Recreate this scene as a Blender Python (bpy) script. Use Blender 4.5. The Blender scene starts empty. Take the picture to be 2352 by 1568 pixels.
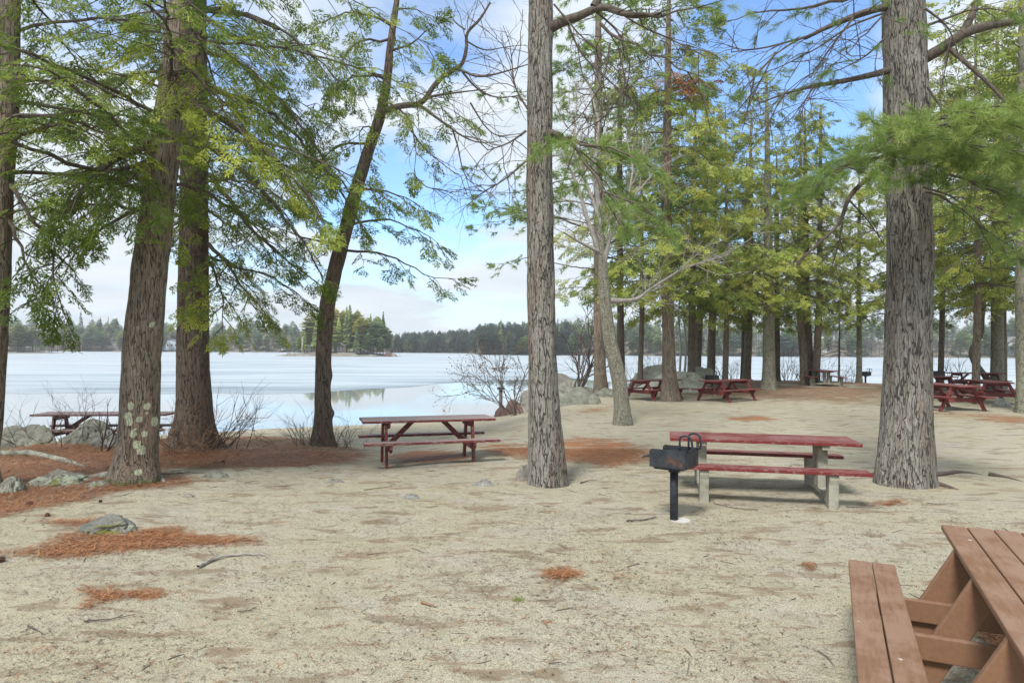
import bpy, math, random
import numpy as np
from mathutils import Matrix, Vector, Euler

R_ = math.radians
scene = bpy.context.scene
COL = scene.collection

# ------------------------------------------------------------------ camera
CAM_H = 1.9
TILT, ROLL = R_(0.51), R_(0.30)
CAM_R = Matrix.Rotation(R_(90) + TILT, 3, 'X') @ Matrix.Rotation(ROLL, 3, 'Z')
cam_data = bpy.data.cameras.new('camera')
cam_data.sensor_width = 36.0
cam_data.lens = 24.0
cam_data.clip_start = 0.05
cam_data.clip_end = 4000
cam = bpy.data.objects.new('camera', cam_data)
cam.matrix_world = Matrix.Translation((0, 0, CAM_H)) @ CAM_R.to_4x4()
COL.objects.link(cam)
scene.camera = cam

# ------------------------------------------------------------------ light
SUN_EL, SUN_AZ = 50.0, 205.0          # azimuth the light comes from, clockwise from +Y
SUN_STRENGTH, SUN_ANGLE = 2.25, 13.0
SKY_STRENGTH = 0.10
EXPOSURE = 1.06
scene.view_settings.view_transform = 'Standard'
scene.view_settings.look = 'None'
scene.view_settings.exposure = EXPOSURE
scene.view_settings.gamma = 1.0

sun_data = bpy.data.lights.new('sun', 'SUN')
sun_data.energy = SUN_STRENGTH
sun_data.angle = R_(SUN_ANGLE)
sun_data.color = (1.0, 0.965, 0.91)
sun = bpy.data.objects.new('sun', sun_data)
_d = Vector((math.sin(R_(SUN_AZ)) * math.cos(R_(SUN_EL)), math.cos(R_(SUN_AZ)) * math.cos(R_(SUN_EL)), math.sin(R_(SUN_EL))))
sun.rotation_euler = _d.to_track_quat('Z', 'Y').to_euler()
sun.location = (0, 0, 40)
COL.objects.link(sun)

world = bpy.data.worlds.new('World')
scene.world = world
world.use_nodes = True
wn, wl = world.node_tree.nodes, world.node_tree.links
wn.clear()
w_out = wn.new('ShaderNodeOutputWorld')
w_bg = wn.new('ShaderNodeBackground')
w_bg.inputs['Strength'].default_value = SKY_STRENGTH
w_sky = wn.new('ShaderNodeTexSky')
w_sky.sky_type = 'NISHITA'
w_sky.sun_disc = False
w_sky.sun_elevation = R_(SUN_EL)
w_sky.sun_rotation = R_(SUN_AZ)
w_sky.air_density = 1.0
w_sky.dust_density = 0.6
w_sky.ozone_density = 1.6
w_tc = wn.new('ShaderNodeTexCoord')
w_sep = wn.new('ShaderNodeSeparateXYZ')
wl.new(w_tc.outputs['Generated'], w_sep.inputs[0])
def wmath(op, a, b=None, clamp=False):
    n = wn.new('ShaderNodeMath'); n.operation = op; n.use_clamp = clamp
    for i, x in enumerate((a, b)):
        if x is None: continue
        if isinstance(x, (int, float)): n.inputs[i].default_value = x
        else: wl.new(x, n.inputs[i])
    return n.outputs[0]
_zz = wmath('ADD', wmath('MAXIMUM', w_sep.outputs[2], 0.0), 0.22)
_cx = wmath('MULTIPLY', wmath('DIVIDE', w_sep.outputs[0], _zz), 0.72)
_cy = wmath('DIVIDE', w_sep.outputs[1], _zz)
w_cmb = wn.new('ShaderNodeCombineXYZ')
wl.new(_cx, w_cmb.inputs[0]); wl.new(_cy, w_cmb.inputs[1])
w_cmb.inputs[2].default_value = 0.0
w_n1 = wn.new('ShaderNodeTexNoise'); w_n1.inputs['Scale'].default_value = 1.5
w_n1.inputs['Detail'].default_value = 9.0; w_n1.inputs['Roughness'].default_value = 0.58
w_n1.inputs['Distortion'].default_value = 0.35
wl.new(w_cmb.outputs[0], w_n1.inputs['Vector'])
# clear openings in the cloud deck, by compass direction and height
def opening(az, el, width, amount):
    v = wn.new('ShaderNodeVectorMath'); v.operation = 'DOT_PRODUCT'
    wl.new(w_tc.outputs['Generated'], v.inputs[0])
    v.inputs[1].default_value = (math.sin(R_(az)) * math.cos(R_(el)), math.cos(R_(az)) * math.cos(R_(el)), math.sin(R_(el)))
    c = math.cos(R_(width))
    return wmath('MULTIPLY', wmath('DIVIDE', wmath('SUBTRACT', v.outputs['Value'], c), 1 - c, True), amount) if False else \
        wmath('MULTIPLY', wmath('MAXIMUM', wmath('DIVIDE', wmath('SUBTRACT', v.outputs['Value'], c), 1 - c), 0.0), amount)
_cov = wmath('ADD', w_n1.outputs['Fac'], 0.085)
for az, el, wd, am in ((-8, 28, 9, 0.24), (-9.5, 11, 7.5, 0.26), (-2.5, 12, 5, 0.2), (-20, 12, 9, 0.12), (19, 18, 10, 0.32), (24, 24, 9, 0.2), (-26, 22, 12, 0.16), (12, 12, 6, 0.16), (36, 9, 7, 0.12)):
    _cov = wmath('SUBTRACT', _cov, opening(az, el, wd, am))
w_ramp = wn.new('ShaderNodeValToRGB')
w_ramp.color_ramp.elements[0].position = 0.36; w_ramp.color_ramp.elements[0].color = (.06, .06, .06, 1)
w_ramp.color_ramp.elements[1].position = 0.56
wl.new(_cov, w_ramp.inputs[0])
# thin haze band low on the horizon
_hz = wmath('SUBTRACT', 1.0, wmath('MULTIPLY', wmath('MAXIMUM', w_sep.outputs[2], 0.0), 5.5), True)
_fac = wmath('MAXIMUM', w_ramp.outputs[0], wmath('MULTIPLY', _hz, 0.55))
w_n2 = wn.new('ShaderNodeTexNoise'); w_n2.inputs['Scale'].default_value = 2.3
w_n2.inputs['Detail'].default_value = 6.0
wl.new(w_cmb.outputs[0], w_n2.inputs['Vector'])
w_cr = wn.new('ShaderNodeValToRGB')
w_cr.color_ramp.elements[0].position = 0.38; w_cr.color_ramp.elements[0].color = (3.7, 4.2, 4.65, 1)
w_cr.color_ramp.elements[1].position = 0.62; w_cr.color_ramp.elements[1].color = (4.4, 4.78, 5.15, 1)
wl.new(w_n2.outputs['Fac'], w_cr.inputs[0])
w_tint = wn.new('ShaderNodeMix'); w_tint.data_type = 'RGBA'; w_tint.blend_type = 'MULTIPLY'
w_tint.inputs['Factor'].default_value = 1.0
wl.new(w_sky.outputs[0], w_tint.inputs[6]); w_tint.inputs[7].default_value = (0.86, 1.09, 1.32, 1)
w_mix = wn.new('ShaderNodeMix'); w_mix.data_type = 'RGBA'
wl.new(_fac, w_mix.inputs['Factor'])
wl.new(w_tint.outputs[2], w_mix.inputs[6]); wl.new(w_cr.outputs[0], w_mix.inputs[7])
wl.new(w_mix.outputs[2], w_bg.inputs['Color'])
wl.new(w_bg.outputs[0], w_out.inputs['Surface'])

cy = scene.cycles
cy.max_bounces = 6
cy.diffuse_bounces = 3
cy.glossy_bounces = 3
cy.transmission_bounces = 4
cy.transparent_max_bounces = 4

# ------------------------------------------------------------------ helpers: picture to place
FPX = 1568.0
def ray(u, v):
    d = CAM_R @ Vector(((u - 1176) / FPX, (784 - v) / FPX, -1.0))
    return np.array(d)
CAMP = np.array((0, 0, CAM_H))
def at(u, v, y):
    d = ray(u, v); return CAMP + d * (y / d[1])
def onz(u, v, z):
    d = ray(u, v); return CAMP + d * ((z - CAM_H) / d[2])
def smooth(a, b, x):
    t = np.clip((x - a) / (b - a), 0, 1); return t * t * (3 - 2 * t)

# ------------------------------------------------------------------ helpers: noise
def _hash(ix, iy, iz):
    h = (ix.astype(np.int64) * 374761393 + iy.astype(np.int64) * 668265263 + iz.astype(np.int64) * 2147483647) & 0xFFFFFFFF
    h = ((h ^ (h >> 13)) * 1274126177) & 0xFFFFFFFF
    h = (h ^ (h >> 16)) & 0xFFFFFFFF
    return h / 4294967295.0
def vnoise(p):
    p = np.asarray(p, float)
    i = np.floor(p).astype(np.int64); f = p - i; f = f * f * (3 - 2 * f)
    out = 0
    for dx in (0, 1):
        wx = f[:, 0] if dx else 1 - f[:, 0]
        for dy in (0, 1):
            wy = f[:, 1] if dy else 1 - f[:, 1]
            for dz in (0, 1):
                wz = f[:, 2] if dz else 1 - f[:, 2]
                out = out + wx * wy * wz * _hash(i[:, 0] + dx, i[:, 1] + dy, i[:, 2] + dz)
    return out
def fbm(p, octaves=4, gain=0.5):
    p = np.asarray(p, float); a, s, n = 1.0, 0.0, 0.0
    for k in range(octaves):
        s = s + a * vnoise(p * (2 ** k) + 17.3 * k); n += a; a *= gain
    return s / n

# ------------------------------------------------------------------ helpers: meshes
def fast_mesh(name, V, quads=None, tris=None, mats=(), mi=None, smooth_=False, attrs=None):
    me = bpy.data.meshes.new(name)
    V = np.ascontiguousarray(V, np.float32)
    me.vertices.add(len(V)); me.vertices.foreach_set('co', V.ravel())
    nq = 0 if quads is None else len(quads); nt = 0 if tris is None else len(tris)
    loops = []
    if nq: loops.append(np.asarray(quads, np.int32).ravel())
    if nt: loops.append(np.asarray(tris, np.int32).ravel())
    L = np.concatenate(loops)
    me.loops.add(len(L)); me.loops.foreach_set('vertex_index', L)
    starts = np.concatenate([np.arange(nq) * 4, nq * 4 + np.arange(nt) * 3]).astype(np.int32)
    me.polygons.add(nq + nt); me.polygons.foreach_set('loop_start', starts)
    try:
        me.polygons.foreach_set('loop_total', np.concatenate([np.full(nq, 4), np.full(nt, 3)]).astype(np.int32))
    except Exception:
        pass
    for m in mats: me.materials.append(m)
    if mi is not None: me.polygons.foreach_set('material_index', np.asarray(mi, np.int32))
    me.polygons.foreach_set('use_smooth', np.full(nq + nt, bool(smooth_)))
    for k, a in (attrs or {}).items():
        a = np.asarray(a, np.float32)
        if a.ndim == 1:
            at_ = me.attributes.new(k, 'FLOAT', 'POINT'); at_.data.foreach_set('value', a)
        else:
            at_ = me.attributes.new(k, 'FLOAT_COLOR', 'POINT'); at_.data.foreach_set('color', a.ravel())
    me.update(calc_edges=True)
    me.validate()
    return me

class Geo:
    """collects vertex and face arrays, with a material index and one float attribute 'tone'"""
    def __init__(self):
        self.V = []; self.Q = []; self.T = []; self.qm = []; self.tm = []; self.tone = []; self.n = 0
    def add(self, V, Q=None, T=None, m=0, tone=0.5):
        V = np.asarray(V, float)
        if Q is not None and len(Q): self.Q.append(np.asarray(Q) + self.n); self.qm.append(np.full(len(Q), m))
        if T is not None and len(T): self.T.append(np.asarray(T) + self.n); self.tm.append(np.full(len(T), m))
        self.V.append(V); self.n += len(V)
        self.tone.append(np.full(len(V), tone) if np.isscalar(tone) else tone)
    def tube(self, P, rad, k=6, m=0, tone=0.5, cap=True):
        P = np.asarray(P, float); n = len(P)
        rad = np.broadcast_to(np.asarray(rad, float), (n,))
        T = np.gradient(P, axis=0); T /= np.linalg.norm(T, axis=1)[:, None] + 1e-9
        ref = np.array((0.31, 0.95, 0.05)) if abs(T[0][2]) > 0.8 else np.array((0.02, 0.03, 1.0))
        A = np.cross(T, ref); A /= np.linalg.norm(A, axis=1)[:, None] + 1e-9
        B = np.cross(T, A)
        th = np.arange(k) * 2 * math.pi / k
        V = (P[:, None, :] + rad[:, None, None] * (np.cos(th)[None, :, None] * A[:, None, :] + np.sin(th)[None, :, None] * B[:, None, :])).reshape(-1, 3)
        i = np.arange(n - 1)[:, None] * k; j = np.arange(k)[None, :]; j2 = (j + 1) % k
        Q = np.stack([i + j, i + j2, i + k + j2, i + k + j], -1).reshape(-1, 4)[:, ::-1]
        self.add(V, Q, None, m, tone)
    def mesh(self, name, mats, smooth_=True, base=None):
        V = np.concatenate(self.V)
        if base is not None: V = V - np.asarray(base)
        Q = np.concatenate(self.Q) if self.Q else None
        T = np.concatenate(self.T) if self.T else None
        mi = np.concatenate(self.qm + self.tm)
        return fast_mesh(name, V, Q, T, mats, mi, smooth_, {'tone': np.concatenate(self.tone)})

class MB:
    """collects boxes, prisms and rods of a built object into one mesh"""
    def __init__(self): self.v = []; self.f = []
    def _add(self, vs, fs):
        n = len(self.v); self.v += [tuple(map(float, p)) for p in vs]; self.f += [[n + i for i in f] for f in fs]
        return self
    def box(self, x0, x1, y0, y1, z0, z1, M=None):
        vs = [Vector((x, y, z)) for x in (x0, x1) for y in (y0, y1) for z in (z0, z1)]
        if M is not None: vs = [M @ p for p in vs]
        return self._add(vs, [(0, 1, 3, 2), (4, 6, 7, 5), (0, 4, 5, 1), (2, 3, 7, 6), (0, 2, 6, 4), (1, 5, 7, 3)])
    def bar(self, a, b, w, t, side=(1, 0, 0)):
        """square-ended board from a to b; t is its thickness along side, w its width across"""
        a, b, s = Vector(a), Vector(b), Vector(side).normalized()
        d = (b - a); L = d.length; d.normalize(); q = d.cross(s).normalized(); s = q.cross(d)
        vs = [a + d * (L * i) + s * (t * (j - .5)) + q * (w * (k - .5)) for i in (0, 1) for j in (0, 1) for k in (0, 1)]
        return self._add(vs, [(0, 1, 3, 2), (4, 6, 7, 5), (0, 4, 5, 1), (2, 3, 7, 6), (0, 2, 6, 4), (1, 5, 7, 3)])
    def prism(self, prof, fn, t0, t1):
        """closed outline prof of (a, b) pulled from t0 to t1; fn(a, b, t) gives the point"""
        n = len(prof); vs = [fn(a, b, t) for t in (t0, t1) for a, b in prof]
        fs = [list(range(n))[::-1], list(range(n, 2 * n))] + [(i, (i + 1) % n, n + (i + 1) % n, n + i) for i in range(n)]
        return self._add(vs, fs)
    def rod(self, P, r, k=10):
        P = np.asarray(P, float); g = Geo(); g.tube(P, r, k)
        V = g.V[0]; n = len(P)
        self._add(V, [list(q) for q in g.Q[0]] + [list(range(k))[::-1], list(range((n - 1) * k, n * k))])
        return self
    def mesh(self, name, mat, smooth_=False):
        me = bpy.data.meshes.new(name); me.from_pydata(self.v, [], self.f)
        import bmesh
        bm = bmesh.new(); bm.from_mesh(me); bmesh.ops.recalc_face_normals(bm, faces=bm.faces); bm.to_mesh(me); bm.free()
        me.materials.append(mat)
        if smooth_: me.polygons.foreach_set('use_smooth', np.ones(len(me.polygons), bool))
        return me

def link(name, me, parent=None, loc=None, bevel=0.0):
    o = bpy.data.objects.new(name, me); COL.objects.link(o)
    if parent is not None: o.parent = parent
    if loc is not None: o.location = tuple(loc)
    if bevel:
        b = o.modifiers.new('bevel', 'BEVEL'); b.width = bevel; b.segments = 2; b.limit_method = 'ANGLE'; b.angle_limit = R_(40)
        b.harden_normals = False
    return o
def tag(o, label, cat, group=None, kind=None):
    if label: o['label'] = label
    if cat: o['category'] = cat
    if group: o['group'] = group
    if kind: o['kind'] = kind
    return o
def thing(name, label, cat, loc=(0, 0, 0), rz=0.0, group=None):
    o = bpy.data.objects.new(name, None); COL.objects.link(o)
    o.empty_display_size = 0.2
    o.location = tuple(loc); o.rotation_euler = (0, 0, rz)
    return tag(o, label, cat, group)
def copy_thing(root, loc, rz, label, group=None, scale=1.0):
    r = root.copy(); COL.objects.link(r); r.location = tuple(loc); r.rotation_euler = (0, 0, rz); r.scale = (scale,) * 3
    r['label'] = label
    if group: r['group'] = group
    for ch in list(root.children):
        c = ch.copy(); COL.objects.link(c); c.parent = r
        for g in list(ch.children):
            d = g.copy(); COL.objects.link(d); d.parent = c
    return r

# ------------------------------------------------------------------ helpers: materials
def new_mat(name):
    m = bpy.data.materials.new(name); m.use_nodes = True
    return m, m.node_tree.nodes, m.node_tree.links, m.node_tree.nodes['Principled BSDF']
class NT:
    def __init__(self, name):
        self.m, self.n, self.l, self.b = new_mat(name)
        self.b.inputs['Specular IOR Level'].default_value = 0.25
        self.out = self.n['Material Output']
    def coord(self, scale=(1, 1, 1), which='Object', loc=(0, 0, 0)):
        tc = self.n.new('ShaderNodeTexCoord'); mp = self.n.new('ShaderNodeMapping')
        mp.inputs['Scale'].default_value = scale; mp.inputs['Location'].default_value = loc
        self.l.new(tc.outputs[which], mp.inputs[0]); return mp.outputs[0]
    def geo(self, scale=(1, 1, 1)):
        g = self.n.new('ShaderNodeNewGeometry'); mp = self.n.new('ShaderNodeMapping')
        mp.inputs['Scale'].default_value = scale
        self.l.new(g.outputs['Position'], mp.inputs[0]); return mp.outputs[0]
    def noise(self, vec, scale, detail=4, rough=0.55, dist=0.0):
        t = self.n.new('ShaderNodeTexNoise'); self.l.new(vec, t.inputs['Vector'])
        t.inputs['Scale'].default_value = scale; t.inputs['Detail'].default_value = detail
        t.inputs['Roughness'].default_value = rough; t.inputs['Distortion'].default_value = dist
        return t.outputs['Fac']
    def noisecol(self, vec, scale, detail=2):
        t = self.n.new('ShaderNodeTexNoise'); self.l.new(vec, t.inputs['Vector'])
        t.inputs['Scale'].default_value = scale; t.inputs['Detail'].default_value = detail
        return t.outputs['Color']
    def voro(self, vec, scale, feature='F1', rnd=1.0, out='Distance'):
        t = self.n.new('ShaderNodeTexVoronoi'); self.l.new(vec, t.inputs['Vector']); t.feature = feature
        t.inputs['Scale'].default_value = scale; t.inputs['Randomness'].default_value = rnd
        return t.outputs[out]
    def math(self, op, a, b=None, c=None, clamp=False):
        t = self.n.new('ShaderNodeMath'); t.operation = op; t.use_clamp = clamp
        for i, x in enumerate((a, b, c)):
            if x is None: continue
            if isinstance(x, (int, float)): t.inputs[i].default_value = x
            else: self.l.new(x, t.inputs[i])
        return t.outputs[0]
    def vadd(self, a, b, k=1.0):
        s = self.n.new('ShaderNodeVectorMath'); s.operation = 'MULTIPLY_ADD'
        self.l.new(b, s.inputs[0]); s.inputs[1].default_value = (k, k, k); self.l.new(a, s.inputs[2]); return s.outputs[0]
    def ramp(self, fac, stops):
        t = self.n.new('ShaderNodeValToRGB'); e = t.color_ramp.elements
        while len(e) < len(stops): e.new(0.5)
        for i, (p, c) in enumerate(stops):
            e[i].position = p; e[i].color = (c, c, c, 1) if isinstance(c, (int, float)) else (*c, 1)
        self.l.new(fac, t.inputs[0]); return t.outputs[0]
    def mix(self, fac, a, b, mode='MIX'):
        t = self.n.new('ShaderNodeMix'); t.data_type = 'RGBA'; t.blend_type = mode
        for i, x in ((0, fac), (6, a), (7, b)):
            if isinstance(x, (int, float)): t.inputs[i].default_value = x if i == 0 else (x, x, x, 1)
            elif isinstance(x, tuple): t.inputs[i].default_value = (*x, 1)
            else: self.l.new(x, t.inputs[i])
        return t.outputs[2]
    def attr(self, name, out='Fac'):
        t = self.n.new('ShaderNodeAttribute'); t.attribute_name = name; return t.outputs[out]
    def objrand(self):
        return self.n.new('ShaderNodeObjectInfo').outputs['Random']
    def bump(self, h, strength=0.5, dist=0.01, prev=None):
        t = self.n.new('ShaderNodeBump'); t.inputs['Strength'].default_value = strength; t.inputs['Distance'].default_value = dist
        self.l.new(h, t.inputs['Height'])
        if prev is not None: self.l.new(prev, t.inputs['Normal'])
        self.l.new(t.outputs[0], self.b.inputs['Normal']); return t.outputs[0]
    def color(self, c, rough=0.8, metal=0.0):
        if isinstance(c, tuple): self.b.inputs['Base Color'].default_value = (*c, 1)
        else: self.l.new(c, self.b.inputs['Base Color'])
        if isinstance(rough, (int, float)): self.b.inputs['Roughness'].default_value = rough
        else: self.l.new(rough, self.b.inputs['Roughness'])
        self.b.inputs['Metallic'].default_value = metal
        return self.m

# ------------------------------------------------------------------ materials
def m_ground():
    t = NT('sand_and_needles'); p = t.geo()
    big = t.noise(p, 0.35, 3); mid = t.noise(p, 2.6, 5, 0.6); mid2 = t.noise(t.geo((1.0, 2.3, 1)), 1.7, 5, 0.62, 0.4)
    fine = t.noise(p, 95, 3, 0.65); grain = t.noise(p, 260, 2, 0.7)
    base = t.mix(t.ramp(big, [(0.38, 0.0), (0.62, 1.0)]), (0.435, 0.398, 0.282), (0.455, 0.423, 0.326))
    base = t.mix(t.ramp(t.noise(p, 1.1, 4, 0.6), [(0.52, 0.0), (0.64, 0.7)]), base, (0.455, 0.42, 0.365))
    # damp and litter-stained patches
    base = t.mix(t.ramp(mid, [(0.55, 0.0), (0.68, 0.5)]), base, (0.285, 0.225, 0.15))
    base = t.mix(t.ramp(mid2, [(0.55, 0.0), (0.615, 0.85)]), base, t.mix(t.noise(p, 0.9, 2), (0.17, 0.15, 0.10), (0.30, 0.19, 0.12)))
    # dark grit
    sp = t.voro(p, 58, 'F1', 1.0)
    spn = t.math('ADD', sp, t.math('MULTIPLY', t.noise(p, 30, 3), 0.55))
    base = t.mix(t.ramp(spn, [(0.40, 0.7), (0.54, 0.0)]), base, (0.14, 0.115, 0.08))
    base = t.mix(t.ramp(fine, [(0.40, 0.85), (0.52, 0.0)]), base, (0.17, 0.145, 0.10))
    base = t.mix(t.ramp(grain, [(0.56, 0.0), (0.68, 0.8)]), base, (0.60, 0.55, 0.43))
    base = t.mix(t.ramp(grain, [(0.32, 0.85), (0.45, 0.0)]), base, (0.15, 0.125, 0.085))
    # fallen needles
    lit = t.attr('litter')
    strk = t.noise(t.vadd(t.geo((1.0, 1.5, 1)), t.noisecol(p, 7), 0.2), 38, 5, 0.75, 0.6)
    edge = t.math('ADD', t.math('MULTIPLY', lit, 0.86), t.math('MULTIPLY', t.math('SUBTRACT', t.noise(p, 4.5, 7, 0.75), 0.5), 1.9))
    edge = t.math('ADD', edge, t.math('MULTIPLY', t.math('SUBTRACT', strk, 0.5), 1.7))
    edge = t.math('ADD', edge, t.math('MULTIPLY', t.math('SUBTRACT', t.noise(t.geo((1, 2.2, 1)), 1.5, 4, 0.6), 0.5), 2.1))
    lmask = t.ramp(edge, [(0.42, 0.0), (0.72, 0.94)])
    ncol = t.mix(t.ramp(strk, [(0.36, 0.0), (0.6, 1.0)]), (0.15, 0.062, 0.032), (0.46, 0.20, 0.088))
    ncol = t.mix(t.ramp(t.noise(p, 1.3, 3), [(0.42, 0.0), (0.62, 0.75)]), ncol, t.mix(strk, (0.12, 0.07, 0.045), (0.36, 0.2, 0.12)))
    ncol = t.mix(t.attr('dull'), ncol, t.mix(strk, (0.135, 0.085, 0.055), (0.30, 0.185, 0.115)))
    ncol = t.mix(t.attr('bank'), ncol, t.mix(strk, (0.10, 0.09, 0.075), (0.20, 0.175, 0.145)))
    col = t.mix(lmask, base, ncol)
    h = t.math('ADD', t.math('MULTIPLY', fine, 0.5), t.math('ADD', t.math('MULTIPLY', grain, 0.25), t.math('MULTIPLY', mid, 1.5)))
    h = t.math('ADD', h, t.math('MULTIPLY', strk, t.math('MULTIPLY', lmask, 0.9)))
    b0 = t.bump(t.math('ADD', t.noise(p, 5.5, 4, 0.55, 0.8), t.math('MULTIPLY', t.voro(t.vadd(p, t.noisecol(p, 3), 0.3), 4.2, 'SMOOTH_F1'), 0.6)), 0.55, 0.06)
    t.bump(h, 0.75, 0.02, b0)
    t.b.inputs['Specular IOR Level'].default_value = 0.12
    return t.color(col, 0.93)

def m_bark(name, ridge, ridge2, furrow, cells=16.0, zs=0.16, depth=0.02, red=None):
    t = NT(name); p0 = t.coord((1, 1, 1))
    rag = t.noise(t.coord((1, 1, 0.35)), 34, 5, 0.7)
    va = t.vadd(t.coord((1, 1, zs)), t.noisecol(t.coord((1, 1, 0.5)), 9.0, 3), 0.035)
    def crease(scale, a, lo, hi, floor):
        n = t.noise(va, scale, 2, 0.5)
        d = t.math('ABSOLUTE', t.math('SUBTRACT', n, 0.5))
        d = t.math('ADD', d, t.math('MULTIPLY', t.math('SUBTRACT', rag, 0.5), a))
        return t.ramp(d, [(lo, floor), (hi, 1.0)])
    f1 = crease(cells, 0.028, 0.003, 0.028, 0.0)
    f2 = crease(cells * 2.3, 0.03, 0.0, 0.022, 0.45)
    va2 = va
    fib = t.noise(t.coord((1, 1, 0.10)), 60, 5, 0.7)
    plate = t.noise(t.coord((1, 1, 0.45)), 17, 6, 0.7)
    c = t.mix(t.ramp(plate, [(0.36, 0.0), (0.64, 1.0)]), ridge, ridge2)
    if red is not None:
        c = t.mix(t.ramp(t.noise(t.coord((1, 1, 0.22)), 3.2, 5, 0.65), [(0.47, 0.0), (0.62, 0.85)]), c, red)
    c = t.mix(t.ramp(fib, [(0.34, 0.5), (0.5, 0.0)]), c, tuple(x * 1.5 for x in furrow))
    c = t.mix(t.ramp(t.noise(t.coord((1, 1, .6)), 85, 3, 0.75), [(0.58, 0.0), (0.70, 0.4)]), c, tuple(min(1, x * 1.5 + 0.04) for x in ridge2))
    gr = t.math('MULTIPLY', f1, f2)
    c = t.mix(t.math('SUBTRACT', 1.0, gr), c, furrow)
    c = t.mix(t.ramp(t.noise(t.coord((1, 1, .5)), 1.4, 4, .6), [(.35, .0), (.65, .4)]), c, t.mix(1.0, c, (0.72, 0.74, 0.66), 'MULTIPLY'))
    lic = t.attr('lichen')
    lm = t.ramp(t.math('ADD', lic, t.math('MULTIPLY', t.math('SUBTRACT', t.noise(p0, 30, 6, 0.75), 0.5), 1.5)), [(0.52, 0.0), (0.6, 0.92)])
    lcol = t.mix(t.ramp(t.noise(p0, 75, 4, .7), [(.35, 0.0), (.65, 1.0)]), (0.34, 0.38, 0.25), (0.68, 0.70, 0.50))
    c = t.mix(lm, c, lcol)
    mo = t.attr('moss')
    mm = t.ramp(t.math('ADD', mo, t.math('MULTIPLY', t.math('SUBTRACT', t.noise(p0, 12, 5, 0.65), 0.5), 1.3)), [(0.5, 0.0), (0.66, 0.9)])
    c = t.mix(mm, c, t.mix(t.noise(p0, 50, 3), (0.045, 0.06, 0.012), (0.14, 0.17, 0.035)))
    h = t.math('ADD', t.math('MULTIPLY', gr, 1.0), t.math('ADD', t.math('MULTIPLY', fib, 0.35), t.math('MULTIPLY', plate, 0.6)))
    t.bump(h, 1.0, depth)
    return t.color(c, 0.9)

def m_leaf(name, dark, mid, light, trans=0.45, warm=None):
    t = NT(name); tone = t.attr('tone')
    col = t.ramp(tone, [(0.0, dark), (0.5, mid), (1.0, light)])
    col = t.mix(t.math('MULTIPLY', t.objrand(), 0.3), col, mid)
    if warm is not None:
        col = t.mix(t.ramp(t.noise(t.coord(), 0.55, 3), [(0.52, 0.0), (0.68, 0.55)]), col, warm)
    t.color(col, 0.55)
    tr = t.n.new('ShaderNodeBsdfTranslucent'); t.l.new(col, tr.inputs['Color'])
    ms = t.n.new('ShaderNodeMixShader'); ms.inputs[0].default_value = trans
    t.l.new(t.b.outputs[0], ms.inputs[1]); t.l.new(tr.outputs[0], ms.inputs[2]); t.l.new(ms.outputs[0], t.out.inputs['Surface'])
    return t.m

def m_rock(name, a, b, lichen=0.35, moss=0.0, lc=(0.42, 0.46, 0.34), warm=None):
    t = NT(name); p = t.coord()
    n1 = t.noise(p, 3.2, 6, 0.62); n2 = t.noise(p, 22, 5, 0.7)
    c = t.mix(t.ramp(n1, [(0.35, 0.0), (0.65, 1.0)]), a, b)
    if warm is not None: c = t.mix(t.ramp(t.noise(p, 1.7, 4), [(0.5, 0.0), (0.62, 0.8)]), c, warm)
    c = t.mix(t.ramp(n2, [(0.35, 0.6), (0.5, 0.0)]), c, tuple(x * 0.35 for x in a))
    if lichen: c = t.mix(t.ramp(t.noise(p, 6.5, 6, 0.68, 0.5), [(0.68 - 0.3 * lichen, 0.0), (0.74 - 0.3 * lichen, 0.85)]), c, t.mix(t.noise(p, 40, 3), tuple(x * .7 for x in lc), lc))
    if moss:
        g = t.n.new('ShaderNodeNewGeometry'); s = t.n.new('ShaderNodeSeparateXYZ'); t.l.new(g.outputs['Normal'], s.inputs[0])
        mk = t.ramp(t.math('ADD', t.noise(p, 2.2, 5, 0.65), t.math('MULTIPLY', s.outputs[2], 0.12)), [(0.78 - 0.4 * moss, 0.0), (0.84 - 0.4 * moss, 0.95)])
        c = t.mix(mk, c, t.mix(t.noise(p, 30, 4), (0.07, 0.085, 0.02), (0.22, 0.23, 0.05)))
    t.bump(t.math('ADD', t.math('MULTIPLY', n1, 2.0), t.math('ADD', n2, t.math('MULTIPLY', t.noise(p, 70, 3), .5))), 0.6, 0.03)
    return t.color(c, 0.88)

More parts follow.
